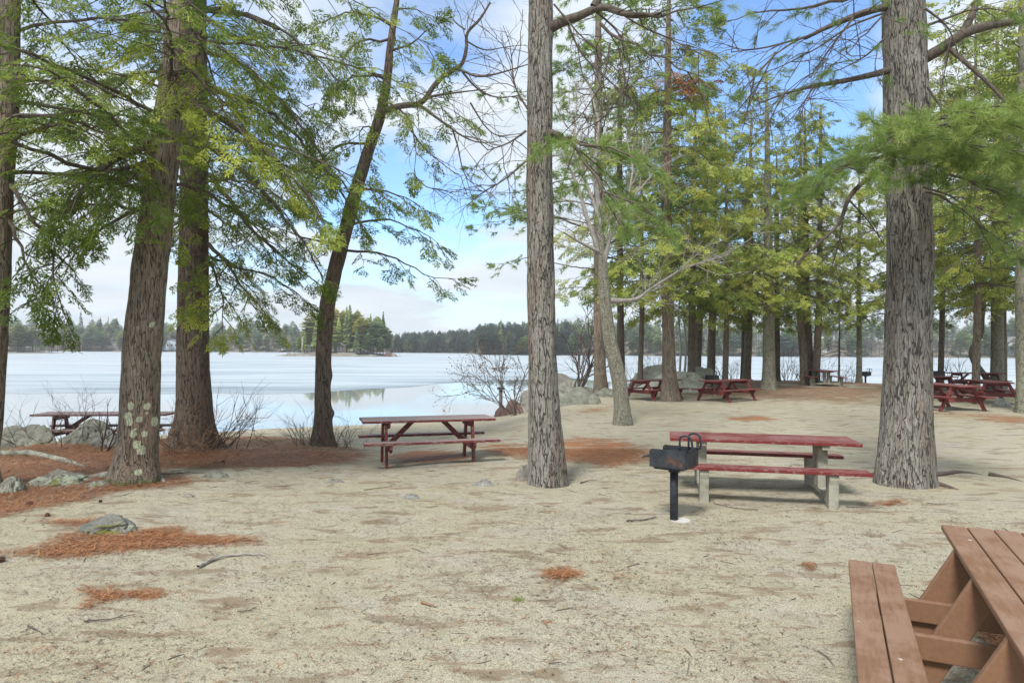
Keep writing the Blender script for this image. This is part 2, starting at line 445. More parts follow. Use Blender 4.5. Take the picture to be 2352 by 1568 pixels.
def m_paint(name, face, worn, wear=0.5, rough=0.5, spots=True):
    """painted boards: streaks along the length, chalky where the paint has worn"""
    t = NT(name); p = t.coord((1.2, 9, 9)); q = t.coord()
    g = t.noise(p, 5, 5, 0.65); w = t.noise(q, 3.5, 5, 0.65)
    c = t.mix(t.ramp(g, [(0.3, 0.0), (0.7, 1.0)]), face, tuple(min(1, x * 1.22 + 0.005) for x in face))
    gm = t.n.new('ShaderNodeNewGeometry'); s = t.n.new('ShaderNodeSeparateXYZ'); t.l.new(gm.outputs['Normal'], s.inputs[0])
    up = t.ramp(s.outputs[2], [(0.6, 0.0), (0.9, 1.0)])
    c = t.mix(t.math('MULTIPLY', up, t.ramp(t.math('ADD', w, t.math('MULTIPLY', g, 0.4)), [(0.86 - 0.45 * wear, 0.0), (1.05 - 0.45 * wear, 0.85)])), c, worn)
    c = t.mix(t.ramp(t.noise(t.coord((2, 14, 14)), 11, 4, 0.7), [(0.28, 0.5), (0.4, 0.0)]), c, tuple(x * 0.35 for x in face))
    if spots: c = t.mix(t.math('MULTIPLY', up, t.ramp(t.voro(q, 5.5), [(0.045, 0.7), (0.075, 0.0)])), c, (0.62, 0.6, 0.56))
    chip = t.ramp(t.math('ADD', t.noise(t.coord((2.2, 8, 8)), 7, 6, 0.72), t.math('MULTIPLY', w, .35)), [(0.80 - .08 * wear, 0.0), (0.83 - .08 * wear, 0.8)])
    if not spots: c = t.mix(chip, c, t.mix(g, (0.16, 0.135, 0.115), (0.34, 0.30, 0.27)))
    t.bump(t.math('ADD', t.math('MULTIPLY', chip, -.4), t.math('ADD', g, t.math('MULTIPLY', w, 0.3))), 0.25, 0.004)
    return t.color(c, t.ramp(w, [(0.3, rough - 0.1), (0.7, rough + 0.2)]))

def m_plain(name, a, b, scale=8, rough=0.7, metal=0.0, bump=0.2, bd=0.004, rust=None, zs=1.0):
    t = NT(name); p = t.coord((1, 1, zs))
    n = t.noise(p, scale, 5, 0.65)
    c = t.mix(t.ramp(n, [(0.35, 0.0), (0.65, 1.0)]), a, b)
    if rust is not None:
        c = t.mix(t.ramp(t.noise(p, scale * 0.55, 5, 0.7), [(0.55, 0.0), (0.64, 0.85)]), c, rust)
    t.bump(t.noise(p, scale * 6, 4, 0.7), bump, bd)
    return t.color(c, rough, metal)

def m_ice():
    t = NT('lake_ice')
    s1 = t.noise(t.vadd(t.geo((0.045, 0.30, 1)), t.noisecol(t.geo((0.05, 0.05, 1)), 1.0), 0.7), 1.0, 7, 0.66, 0.6)
    s2 = t.noise(t.geo((0.02, 0.09, 1)), 1.0, 5, 0.6)
    c = t.mix(t.ramp(s1, [(0.40, 0.0), (0.58, 1.0)]), (0.25, 0.305, 0.345), (0.43, 0.48, 0.515))
    c = t.mix(t.ramp(s2, [(0.42, 0.0), (0.6, 0.6)]), c, (0.47, 0.51, 0.54))
    wet = t.attr('tone')
    c = t.mix(t.math('MULTIPLY', wet, t.ramp(s1, [(0.3, 1.0), (0.75, 0.2)])), c, (0.13, 0.175, 0.21))
    t.b.inputs['Specular IOR Level'].default_value = 0.2
    return t.color(c, 0.62)

def m_water():
    t = NT('lake_water')
    t.bump(t.noise(t.geo((0.5, 1.2, 1)), 0.9, 3, 0.5), 0.012, 0.03)
    t.b.inputs['IOR'].default_value = 1.38
    t.b.inputs['Specular IOR Level'].default_value = 0.75
    return t.color((0.30, 0.335, 0.355), 0.03)

def m_far(name, trans=0.2):
    t = NT(name)
    c = t.attr('tint', 'Color')
    c = t.mix(t.ramp(t.noise(t.geo(), 0.9, 3), [(0.35, 0.3), (0.6, 0.0)]), c, (0.06, 0.075, 0.055))
    t.color(c, 0.9)
    tr = t.n.new('ShaderNodeBsdfTranslucent'); t.l.new(c, tr.inputs['Color'])
    ms = t.n.new('ShaderNodeMixShader'); ms.inputs[0].default_value = 0.45
    t.l.new(t.b.outputs[0], ms.inputs[1]); t.l.new(tr.outputs[0], ms.inputs[2]); t.l.new(ms.outputs[0], t.out.inputs['Surface'])
    return t.m

M_GROUND = m_ground()
M_PINE = m_bark('pine_bark', (0.20, 0.187, 0.165), (0.32, 0.303, 0.272), (0.06, 0.052, 0.045), 17.0, 0.15, 0.03, (0.225, 0.18, 0.15))
M_HEM = m_bark('hemlock_bark', (0.21, 0.172, 0.135), (0.30, 0.255, 0.205), (0.068, 0.052, 0.04), 19.0, 0.13, 0.02, (0.27, 0.18, 0.135))
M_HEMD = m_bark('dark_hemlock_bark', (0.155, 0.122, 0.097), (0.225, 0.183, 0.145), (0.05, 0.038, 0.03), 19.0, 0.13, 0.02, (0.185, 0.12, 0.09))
M_MAPLE = m_bark('lichen_covered_bark', (0.22, 0.20, 0.16), (0.33, 0.32, 0.26), (0.08, 0.065, 0.05), 22.0, 0.35, 0.012)
M_GREYB = m_bark('grey_smooth_bark', (0.21, 0.20, 0.15), (0.31, 0.30, 0.235), (0.09, 0.08, 0.06), 8.0, 0.6, 0.006)
M_LIMB = m_plain('limb_bark', (0.075, 0.06, 0.048), (0.145, 0.12, 0.10), 22, 0.9, 0, 0.6, 0.01, None, 0.4)
M_TWIG = m_plain('twig_bark', (0.075, 0.06, 0.052), (0.135, 0.11, 0.095), 12, 0.9)
M_TWIGG = m_plain('grey_twig_bark', (0.22, 0.20, 0.18), (0.36, 0.34, 0.31), 12, 0.9)
M_TWIGB = m_plain('brown_twig_bark', (0.19, 0.105, 0.06), (0.30, 0.18, 0.11), 12, 0.9)
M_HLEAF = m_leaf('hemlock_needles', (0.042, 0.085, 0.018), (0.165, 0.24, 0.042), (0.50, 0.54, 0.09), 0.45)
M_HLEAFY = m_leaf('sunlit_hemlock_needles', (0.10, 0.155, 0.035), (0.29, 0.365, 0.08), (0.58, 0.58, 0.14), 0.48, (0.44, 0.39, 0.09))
M_PLEAF = m_leaf('pine_needles', (0.10, 0.165, 0.05), (0.23, 0.335, 0.09), (0.42, 0.50, 0.16), 0.42)
M_FLEAF = m_leaf('dead_orange_needles', (0.30, 0.12, 0.05), (0.42, 0.17, 0.07), (0.5, 0.24, 0.1), 0.3)
M_LITTER = m_leaf('fallen_needles', (0.12, 0.05, 0.028), (0.38, 0.165, 0.072), (0.58, 0.32, 0.165), 0.1)
M_DEBRIS = m_leaf('forest_debris', (0.07, 0.055, 0.04), (0.17, 0.13, 0.09), (0.36, 0.22, 0.13), 0.05)
M_ROCK = m_rock('grey_granite', (0.17, 0.17, 0.155), (0.29, 0.285, 0.26), 0.3, 0.0)
M_ROCKM = m_rock('mossy_granite', (0.13, 0.13, 0.118), (0.23, 0.23, 0.205), 0.25, 0.42)
M_ROCKG = m_rock('green_stained_granite', (0.155, 0.158, 0.13), (0.25, 0.252, 0.205), 0.3, 0.15, (0.31, 0.33, 0.25))
M_ROCKP = m_rock('pale_green_granite', (0.36, 0.365, 0.31), (0.50, 0.50, 0.42), 0.4, 0.05, (0.44, 0.46, 0.35), (0.30, 0.27, 0.21))
M_ROCKL = m_rock('lichen_crusted_rock', (0.16, 0.15, 0.125), (0.28, 0.265, 0.225), 0.6, 0.25, (0.40, 0.43, 0.34))
M_ROCKR = m_rock('reddish_rock', (0.10, 0.062, 0.055), (0.17, 0.115, 0.10), 0.15, 0.0)
M_ROCKW = m_rock('brown_tinged_granite', (0.19, 0.178, 0.16), (0.30, 0.285, 0.255), 0.35, 0.1, (0.38, 0.38, 0.31), (0.22, 0.165, 0.12))
M_RED = m_paint('red_paint', (0.130, 0.019, 0.018), (0.225, 0.09, 0.085), 0.65, 0.5, False)
M_REDW = m_paint('weathered_red_paint', (0.125, 0.022, 0.021), (0.31, 0.245, 0.23), 1.05, 0.6, False)
M_RED_SHADED = m_paint('shaded_weathered_red', (0.060, 0.020, 0.020), (0.17, 0.13, 0.125), 0.9, 0.6, False)  # weathered red made darker: shade over the lakeside table put into its colour
M_BROWN = m_paint("brown_board", (0.180, 0.096, 0.055), (0.265, 0.17, 0.118), 0.6, 0.5)
M_CONC = m_plain('weathered_concrete', (0.24, 0.23, 0.18), (0.37, 0.355, 0.295), 9, 0.9, 0, 0.5, 0.006, (0.18, 0.175, 0.12))
M_BLACK = m_plain('black_steel', (0.018, 0.021, 0.026), (0.042, 0.047, 0.055), 9, 0.5, 0.0, 0.15, 0.003, (0.12, 0.062, 0.036))
M_POST = m_plain('black_painted_pipe', (0.014, 0.017, 0.022), (0.035, 0.042, 0.052), 16, 0.5, 0.0, 0.1, 0.002)
M_ASH = m_plain('sooty_grate', (0.02, 0.018, 0.017), (0.06, 0.05, 0.045), 30, 0.8)
M_PALE = m_plain('pale_concrete', (0.42, 0.40, 0.37), (0.55, 0.53, 0.5), 14, 0.9)
M_ICE = m_ice()
M_WATER = m_water()
M_FAR = m_far('distant_foliage')
M_FARLAND = m_plain('distant_leaf_litter', (0.15, 0.135, 0.115), (0.27, 0.25, 0.22), 0.4, 0.95)
M_CONE = m_plain('pine_cone_scales', (0.10, 0.05, 0.035), (0.24, 0.12, 0.08), 60, 0.8, 0, 0.8, 0.01)

# ------------------------------------------------------------------ the land
LAKE_Z = -1.1
SHORE = np.array([(-700, 40), (-60, 12), (-40, 16), (-25, 18.5), (-15, 21), (-11.6, 22.8), (-9.1, 24.8), (-5, 26.6), (-3.1, 27.7), (-0.9, 30),
                  (2, 33), (5, 37), (9, 41), (15, 42.6), (19, 41.6), (22, 37.5), (26, 34), (32, 31), (45, 27), (100, 18), (700, 10)], float)
FARSH = np.array([(-700, 325), (-330, 325), (-250, 328), (-170, 334), (-110, 342), (-60, 350), (-22, 350), (-13, 275), (4, 268), (60, 268), (140, 262), (200, 250), (320, 215), (700, 190)], float)
FARH = np.array([(-700, 7), (-240, 6), (-150, 7), (-90, 3), (-60, 1.2), (-30, 3.5), (0, 6), (60, 7), (150, 7), (300, 6), (700, 6)], float)
def shore_s(x, y):
    ys = np.interp(x, SHORE[:, 0], SHORE[:, 1])
    sl = (np.interp(x + 1, SHORE[:, 0], SHORE[:, 1]) - np.interp(x - 1, SHORE[:, 0], SHORE[:, 1])) / 2
    return (ys - y) / np.sqrt(1 + sl * sl)
def gz(x, y, rough=True):
    x = np.asarray(x, float); y = np.asarray(y, float)
    s = shore_s(x, y)
    W = 14 - 11 * smooth(-2.5, 5, x)
    a = np.clip(1 - s / W, 0, 1)
    z = LAKE_Z * np.where(a < 1, a ** 1.35, 1) - np.clip(-s * 0.16, 0, 1.6)
    z = z + 0.10 * smooth(8, 13, x) * smooth(10, 17, y) * (s > 0)
    if rough:
        p = np.stack([x, y, 0 * x], -1)
        near = (np.abs(y) < 60)
        n = np.zeros_like(x)
        n[near] = (fbm(p[near] * 0.35, 2) - 0.5) * 0.07 + (fbm(p[near] * 1.7 + 9, 3) - 0.5) * 0.035
        z = z + n * np.clip(s / 2, 0, 1)
    z = z + 0.17 * np.exp(-(((x + 9.6) / 2.6) ** 2 + ((y - 12.9) / 1.1) ** 2))
    yf = np.interp(x, FARSH[:, 0], FARSH[:, 1])
    far = np.clip((y - yf) * 0.16, -2.0, None)
    far = np.where(y > yf, np.minimum(far, np.interp(x, FARH[:, 0], FARH[:, 1])), far)
    z = np.where(y > yf - 12, LAKE_Z + far, z)
    return z
def gz1(x, y): return float(gz(np.array([x]), np.array([y]))[0])
def onground(u, v):
    z = 0.0
    for _ in range(12):
        p = onz(u, v, z); z = 0.5 * z + 0.5 * gz1(p[0], p[1])
    return p[0], p[1], gz1(p[0], p[1])

def axis(parts):
    out = []
    for a, b, st in parts: out.append(np.arange(a, b, st))
    return np.unique(np.concatenate(out).round(4))
GX = axis([(-520, -200, 40), (-200, -60, 8), (-60, -20, 1.6), (-20, -10, 0.3), (-10, 9, 0.06), (9, 30, 0.25), (30, 70, 1.6), (70, 200, 8), (200, 521, 40)])
GY = axis([(-30, -2, 2.0), (-2, 1.5, 0.5), (1.5, 14, 0.06), (14, 24, 0.12), (24, 44, 0.25), (44, 70, 2), (70, 240, 12), (240, 420, 4), (420, 641, 40)])
XX, YY = np.meshgrid(GX, GY, indexing='xy')
gxf, gyf = XX.ravel(), YY.ravel()

def sdpoly(P, poly):
    d = np.full(len(P), 1e9); inside = np.zeros(len(P), bool)
    n = len(poly)
    for i in range(n):
        a, b = poly[i], poly[(i + 1) % n]
        ab = b - a; ap = P - a
        t = np.clip((ap @ ab) / (ab @ ab + 1e-12), 0, 1)
        d = np.minimum(d, np.linalg.norm(ap - t[:, None] * ab, axis=1))
        c = ((a[1] > P[:, 1]) != (b[1] > P[:, 1]))
        xi = a[0] + (P[:, 1] - a[1]) * ab[0] / (ab[1] if abs(ab[1]) > 1e-12 else 1e-12)
        inside ^= c & (P[:, 0] < xi)
    return np.where(inside, d, -d)
# outlines of the needle drifts: (outline, softness in metres, dullness)
DRIFTS = [
    ([(-160, 1225), (0, 1181), (85, 1168), (195, 1146), (293, 1124), (380, 1116), (470, 1104), (400, 1099), (362, 1092), (358, 1078), (420, 1074), (560, 1076), (700, 1070), (800, 1058), (850, 1040), (760, 1010), (640, 1000), (480, 1002), (360, 1000), (250, 1004), (120, 1000), (-160, 1003)], 0.22, 0.45),
    ([(7, 1272), (90, 1259), (160, 1229), (277, 1229), (367, 1209), (427, 1209), (433, 1226), (567, 1239), (610, 1251), (500, 1252), (333, 1262), (150, 1281)], 0.12, 0.0),
    ([(193, 1351), (267, 1356), (353, 1359), (390, 1363), (350, 1377), (267, 1379), (190, 1399), (200, 1375)], 0.08, 0.0),
    ([(1090, 1020), (1210, 1022), (1320, 1003), (1420, 1008), (1495, 1030), (1480, 1055), (1420, 1074), (1380, 1066), (1310, 1056), (1210, 1050), (1130, 1040)], 0.30, 0.0),
    ([(880, 1048), (960, 1034), (1070, 1040), (1080, 1056), (960, 1064)], 0.2, 0.3),
    ([(1262, 1312), (1295, 1306), (1318, 1318), (1300, 1330), (1265, 1326)], 0.06, 0.0),
    ([(1842, 1298), (1860, 1293), (1878, 1302), (1860, 1309)], 0.05, 0.0),
    ([(2236, 1450), (2300, 1420), (2400, 1440), (2410, 1500), (2290, 1492)], 0.08, 0.0),
    ([(1480, 893), (1560, 914), (1700, 916), (1900, 922), (2010, 930), (2060, 912), (2150, 905), (2240, 897), (2240, 884), (2040, 874), (1880, 873), (1480, 876)], 1.2, 0.95),
    ([(2130, 948), (2240, 962), (2400, 990), (2400, 962), (2250, 950)], 0.5, 0.3),
    ([(1655, 960), (1730, 953), (1795, 964), (1710, 969)], 0.15, 0.0),
    ([(1325, 942), (1400, 933), (1395, 942), (1340, 948)], 0.25, 0.0),
    ([(60, 1195), (230, 1192), (250, 1200), (150, 1208)], 0.1, 0.1),
    ([(1980, 1155), (2060, 1150), (2080, 1158), (2000, 1164)], 0.1, 0.1),
]
SOFTEN = 2.2
def litter_at(x, y):
    P = np.stack([x, y], -1); lit = np.zeros(len(x)); dull = np.zeros(len(x))
    for pts, soft, dl in DRIFTS:
        soft = soft * SOFTEN
        poly = np.array([onground(u, v)[:2] for u, v in pts])
        lo, hi = poly.min(0) - 2 * soft, poly.max(0) + 2 * soft
        k = np.where((P[:, 0] > lo[0]) & (P[:, 0] < hi[0]) & (P[:, 1] > lo[1]) & (P[:, 1] < hi[1]))[0]
        if not len(k): continue
        w = smooth(-soft, soft, sdpoly(P[k], poly))
        dull[k] = np.where(w > lit[k], dl, dull[k]); lit[k] = np.maximum(lit[k], w)
    return lit, dull
gzf = gz(gxf, gyf)
LIT, DULL = litter_at(gxf, gyf)
# leaf litter on the bank of the far shores
yfv = np.interp(gxf, FARSH[:, 0], FARSH[:, 1])
BANK = np.where(gyf > yfv - 3, 1.0, 0.0); LIT = np.where(gyf > yfv - 3, 1.0, LIT); 
nx, ny = len(GX), len(GY)
ii = (np.arange(ny - 1)[:, None] * nx + np.arange(nx - 1)[None, :])
GQ = np.stack([ii, ii + 1, ii + nx + 1, ii + nx], -1).reshape(-1, 4)
ground = link('ground', fast_mesh('ground', np.stack([gxf, gyf, gzf], -1), GQ, None, [M_GROUND], None, True, {'litter': LIT, 'dull': DULL, 'bank': BANK}))
tag(ground, None, None, None, 'structure')

# ------------------------------------------------------------------ the lake: open water near the shore, rotten ice beyond
wx = np.array([-500, -60, -20, 0, 20, 60, 500.0]); wy = np.array([8, 30, 60, 110, 250, 420.0])
WX, WY = np.meshgrid(wx, wy); q = (np.arange(5)[:, None] * 7 + np.arange(6)[None, :])
water = link('water', fast_mesh('water', np.stack([WX.ravel(), WY.ravel(), np.full(42, LAKE_Z)], -1), np.stack([q, q + 1, q + 8, q + 7], -1).reshape(-1, 4), None, [M_WATER]))
tag(water, None, None, None, 'structure')
edge_px = [(-200, 907), (20, 903), (200, 902), (330, 902.5), (480, 903), (560, 904), (650, 903.5), (720, 901.5), (800, 897.5), (880, 892), (960, 886), (1030, 880), (1085, 876.5), (1200, 872), (1300, 867)]
E = np.array([onz(u, v, LAKE_Z)[:2] for u, v in edge_px])
E = np.concatenate([[(-700, 70), (-140, 48)], E, [(10, 58), (16, 46), (22, 38.2), (26, 34.6), (32, 31.6), (45, 27.6), (100, 18.6), (700, 10.6)]])
ex = np.unique(np.concatenate([np.linspace(-500, -60, 30), np.linspace(-60, 30, 360), np.linspace(30, 500, 60)]))
eyv = np.interp(ex, E[:, 0], E[:, 1])
eyv += np.where(np.abs(ex) < 60, (fbm(np.stack([ex * 0.5, 0 * ex, 0 * ex], -1), 5, 0.6) - 0.5) * 3.6, 0)
tt = np.concatenate([[0, 0.4, 1, 2, 3.5, 6, 9, 14, 20, 30, 45, 70, 110, 160, 220, 300, 400, 460]])
IV = np.stack([np.repeat(ex[None], len(tt), 0), eyv[None] + tt[:, None], np.full((len(tt), len(ex)), LAKE_Z + 0.006)], -1)
wet = np.repeat(np.exp(-tt / 9.0)[:, None], len(ex), 1) * (0.75 + 0.5 * (fbm(np.stack([IV[..., 0].ravel() * 0.12, IV[..., 1].ravel() * 0.3, IV[..., 0].ravel() * 0], -1), 3).reshape(len(tt), -1) - 0.5))
wet = np.clip(wet * 1.35, 0, 1) * np.where(IV[..., 0] > 6, 0.12, 1.0)
i2 = np.arange(len(tt) - 1)[:, None] * len(ex) + np.arange(len(ex) - 1)[None, :]
ice = link('ice', fast_mesh('ice', IV.reshape(-1, 3), np.stack([i2, i2 + 1, i2 + len(ex) + 1, i2 + len(ex)], -1).reshape(-1, 4), None, [M_ICE], None, False, {'tone': wet.ravel()}))
tag(ice, None, None, None, 'structure')

# ------------------------------------------------------------------ foliage building blocks
def spray_proto(seed, n_side=9, sub=3, wid=0.042):
    """flat fan of hemlock twigs, length 1 along x: kites (m, 4, 3)"""
    r = np.random.default_rng(seed); K = []
    def kite(p, d, L, w):
        d = d / np.linalg.norm(d); s = np.cross((0, 0, 1.0), d); s /= np.linalg.norm(s) + 1e-9
        s = s + np.array((0, 0, 1.0)) * r.uniform(-.7, .7)
        K.append([p, p + d * L * .5 + s * w * .5, p + d * L, p + d * L * .5 - s * w * .5])
    x = 0.04
    for i in range(n_side):
        for sg in (-1, 1):
            x0 = x + r.uniform(-.04, .04)
            L = (0.44 * (1 - x) ** .7 + 0.10) * r.uniform(.6, 1.15)
            a = sg * R_(r.uniform(28, 58)); d = np.array((math.cos(a), math.sin(a), r.uniform(-.35, .05)))
            p = np.array((x0, 0, -0.08 * x0 ** 2))
            for k in range(2): kite(p + d * L * .48 * k, d, L * .54, wid * r.uniform(.85, 1.2))
            for j in range(sub):
                if r.random() < .15: continue
                q = p + d * L * r.uniform(.15, .9); b = a + sg * R_(r.choice((-1, 1)) * r.uniform(20, 48))
                kite(q, np.array((math.cos(b), math.sin(b), r.uniform(-.6, .1))), r.uniform(.09, .19), wid * r.uniform(.75, 1.15))
        x += 0.9 / n_side
    kite(np.array((.7, 0, -.05)), np.array((1, r.uniform(-.2, .2), -.1)), .3, wid)
    return np.array(K[:]) 
def tuft_proto(seed, n=56, wid=0.055):
    """bottle-brush of pine needles, needle length about 1, twig along x: triangles (m, 3, 3)"""
    r = np.random.default_rng(seed); K = []
    for i in range(n):
        x = r.uniform(-.55, .55); a = r.uniform(0, 2 * math.pi); th = R_(r.uniform(18, 62)); L = r.uniform(.75, 1.1)
        d = np.array((math.cos(th), math.sin(th) * math.cos(a), math.sin(th) * math.sin(a) - .15))
        s = np.cross(d, r.normal(size=3)); s /= np.linalg.norm(s) + 1e-9
        p = np.array((x, 0, 0.0)); e = p + d * L
        K.append([p + s * wid * .35, e, p - s * wid * .35]); K[-1][1] = e
    return np.array(K)
def even(L):
    n = min(len(k) for k in L); return [k[np.random.default_rng(i).permutation(len(k))[:n]] for i, k in enumerate(L)]
SPRAYS = even([spray_proto(11 + i) for i in range(6)])
SPRAYS_FAR = even([spray_proto(31 + i, 6, 2, 0.08) for i in range(5)])
TUFTS = [tuft_proto(51 + i) for i in range(5)]
TUFTS_FAR = [tuft_proto(71 + i, 22, 0.17) for i in range(4)]

class Crown:
    def __init__(self, seed):
        self.r = np.random.default_rng(seed); self.tw = Geo(); self.P = []; self.X = []; self.N = []; self.S = []; self.K = []
    def put(self, p, x, n, s, tone):
        self.P.append(p); self.X.append(x); self.N.append(n); self.S.append(s); self.K.append(tone)
    def mesh(self, name, protos, leaf, twig, base=(0, 0, 0)):
        r = self.r; base = np.asarray(base)
        P = np.array(self.P); X = np.array(self.X); N = np.array(self.N); S = np.array(self.S); K = np.array(self.K)
        X /= np.linalg.norm(X, axis=1)[:, None] + 1e-9
        Y = np.cross(N, X); Y /= np.linalg.norm(Y, axis=1)[:, None] + 1e-9; Z = np.cross(X, Y)
        pick = r.integers(0, len(protos), len(P))
        Vs, Ts, n4 = [], [], protos[0].shape[1]
        for k, pr in enumerate(protos):
            j = np.where(pick == k)[0]
            if not len(j): continue
            q = pr.reshape(-1, 3)
            V = P[j, None, :] + S[j, None, None] * (q[None, :, 0:1] * X[j, None, :] + q[None, :, 1:2] * Y[j, None, :] + q[None, :, 2:3] * Z[j, None, :])
            Vs.append(V.reshape(-1, 3))
            kt = np.repeat(r.uniform(-.22, .22, (len(j), len(pr))), n4, 1)
            Ts.append((K[j, None] + kt).ravel())
        LV = np.concatenate(Vs); LT = np.clip(np.concatenate(Ts), 0, 1)
        F = np.arange(len(LV)).reshape(-1, n4)
        g = self.tw
        if g.n:
            TV = np.concatenate(g.V); TQ = np.concatenate(g.Q) + len(LV)
            V = np.concatenate([LV, TV]); tone = np.concatenate([LT, np.concatenate(g.tone)])
        else: V, TQ, tone = LV, np.zeros((0, 4), int), LT
        if n4 == 4: quads, tris, mi = np.concatenate([F, TQ]), None, np.concatenate([np.zeros(len(F)), np.ones(len(TQ))])
        else: quads, tris, mi = TQ, F, np.concatenate([np.ones(len(TQ)), np.zeros(len(F))])
        return fast_mesh(name, V - base, quads, tris, [leaf, twig], mi, False, {'tone': tone})

UP = np.array((0, 0, 1.0))
def resample(P, step):
    P = np.asarray(P, float); d = np.concatenate([[0], np.cumsum(np.linalg.norm(np.diff(P, axis=0), axis=1))])
    n = max(3, int(d[-1] / step) + 1); t = np.linspace(0, d[-1], n)
    Q = np.stack([np.interp(t, d, P[:, i]) for i in range(3)], -1)
    for _ in range(2): Q[1:-1] = (Q[:-2] + 2 * Q[1:-1] + Q[2:]) / 4
    return Q, t, d[-1]
def foliate(cr, P, r0, kind='hem', step=0.26, lat=0.36, sp=0.42, bare=0.12, tone=0.5, droop=0.35, dens=1.0, r1=0.15, maxl=1.5, limb=True):
    """dress a limb running along P with side twigs and sprays"""
    r = cr.r; Q, t, L = resample(P, 0.22)
    Q = Q + np.concatenate([[np.zeros(3)], r.normal(0, .018, (len(Q) - 1, 3))])
    if limb: cr.tw.tube(Q, r0 * (1 - (1 - r1) * t / L), 6, 1)
    s = bare * L; sg = 1 if r.random() < .5 else -1
    while s < L:
        f = s / L; p = np.array([np.interp(s, t, Q[:, i]) for i in range(3)])
        a = np.array([np.interp(min(s + .2, L), t, Q[:, i]) for i in range(3)]) - np.array([np.interp(max(s - .2, 0), t, Q[:, i]) for i in range(3)])
        a /= np.linalg.norm(a) + 1e-9
        sd = np.cross(a, UP); sd /= np.linalg.norm(sd) + 1e-9
        ang = R_(r.uniform(38, 68))
        d = a * math.cos(ang) + sd * sg * math.sin(ang); d[2] += r.uniform(-.35, .12)
        l2 = min((L * lat * (1 - f) ** .75 + .28) * r.uniform(.6, 1.2), maxl)
        m = max(3, int(l2 / .16) + 1); u = np.linspace(0, 1, m)
        B = p + d * l2 * u[:, None] - UP * (droop * l2 * u ** 2)[:, None] + r.normal(0, .012, (m, 3)) * u[:, None]
        cr.tw.tube(B, np.linspace(r0 * .28 + .003, .003, m), 3, 1)
        tn = tone + r.uniform(-.24, .24)
        if kind == 'hem':
            k = max(2, int(l2 / (sp * .50) * dens))
            for i in range(k):
                w = (i + r.uniform(.3, 1)) / k
                q = np.array([np.interp(w, u, B[:, j]) for j in range(3)])
                e = d * math.cos(.7) + np.cross(UP, d) * math.sin(.7) * (1 if i % 2 else -1) + UP * r.uniform(-.75, -.05)
                n = UP + r.normal(0, .33, 3)
                cr.put(q, e, n, sp * r.uniform(.6, 1.15) * (1.1 - .4 * w), tn + r.uniform(-.1, .1))
            cr.put(B[-1] - d * sp * .3, d + UP * r.uniform(-.6, -.1), UP + r.normal(0, .3, 3), sp * r.uniform(.6, 1), tn)
        elif kind == 'pine':
            k = max(2, int(l2 / (sp * .62) * dens))
            for i in range(k):
                w = 1 - (i / k) ** 1.2 * .8
                q = np.array([np.interp(w, u, B[:, j]) for j in range(3)]) + r.normal(0, .35 * sp, 3)
                e = d + r.normal(0, .5, 3) + UP * r.uniform(-.1, .5)
                cr.put(q, e, UP + r.normal(0, .5, 3), sp * r.uniform(.8, 1.2), tn + r.uniform(-.12, .12))
        s += step * r.uniform(.7, 1.35) / dens ** .3; sg = -sg
    if kind == 'hem':
        for _ in range(3): cr.put(Q[-1], Q[-1] - Q[-3] + r.normal(0, .06, 3), UP + r.normal(0, .3, 3), sp, tone)
    elif kind == 'pine':
        for _ in range(4): cr.put(Q[-1] + r.normal(0, .04, 3), Q[-1] - Q[-3] + r.normal(0, .1, 3), UP + r.normal(0, .3, 3), sp, tone)
def arc(p0, az, L, elev, droop, r, n=9):
    t = np.linspace(0, 1, n); h = np.array((math.sin(az), math.cos(az), 0)); s = np.array((math.cos(az), -math.sin(az), 0))
    wig = np.cumsum(r.normal(0, .045, n)) * L * .5 * t
    return p0 + h * (L * t)[:, None] + UP * (L * (math.tan(elev) * t - droop * t ** 2))[:, None] + s * wig[:, None]
def px_path(pts, y=None):
    return np.array([at(p[0], p[1], p[2] if len(p) > 2 else y) for p in pts])

def bare(g, r, p, d, L, rad, depth, up=0.06, wig=0.16, kids=(3, 5), ang=(22, 55), buds=None, m=0, k=4, shrink=0.62):
    """leafless branching"""
    n = 6; P = [np.array(p, float)]; d = np.array(d, float); d /= np.linalg.norm(d)
    for i in range(n):
        d = d + r.normal(0, wig, 3) + UP * up; d /= np.linalg.norm(d)
        P.append(P[-1] + d * L / n)
    P = np.array(P); rr = np.linspace(rad, rad * .45, n + 1)
    g.tube(P, rr, k if depth > 0 else 3, m)
    if buds is not None and depth <= 1:
        for q in P[2:]:
            if r.random() < .75: buds.append(q + r.normal(0, .012, 3))
    if depth <= 0: return
    for c in range(r.integers(kids[0], kids[1] + 1)):
        f = r.uniform(.25, 1.0); i = min(int(f * n), n - 1); q = P[i] + (P[i + 1] - P[i]) * (f * n - i if f < 1 else 1)
        a = P[i + 1] - P[i]; a /= np.linalg.norm(a)
        v = np.cross(a, r.normal(size=3)); v /= np.linalg.norm(v) + 1e-9
        th = R_(r.uniform(*ang))
        bare(g, r, q, a * math.cos(th) + v * math.sin(th), L * shrink * r.uniform(.7, 1.2), rad * (.62 - .1 * f), depth - 1, up, wig, kids, ang, buds, m, k, shrink)

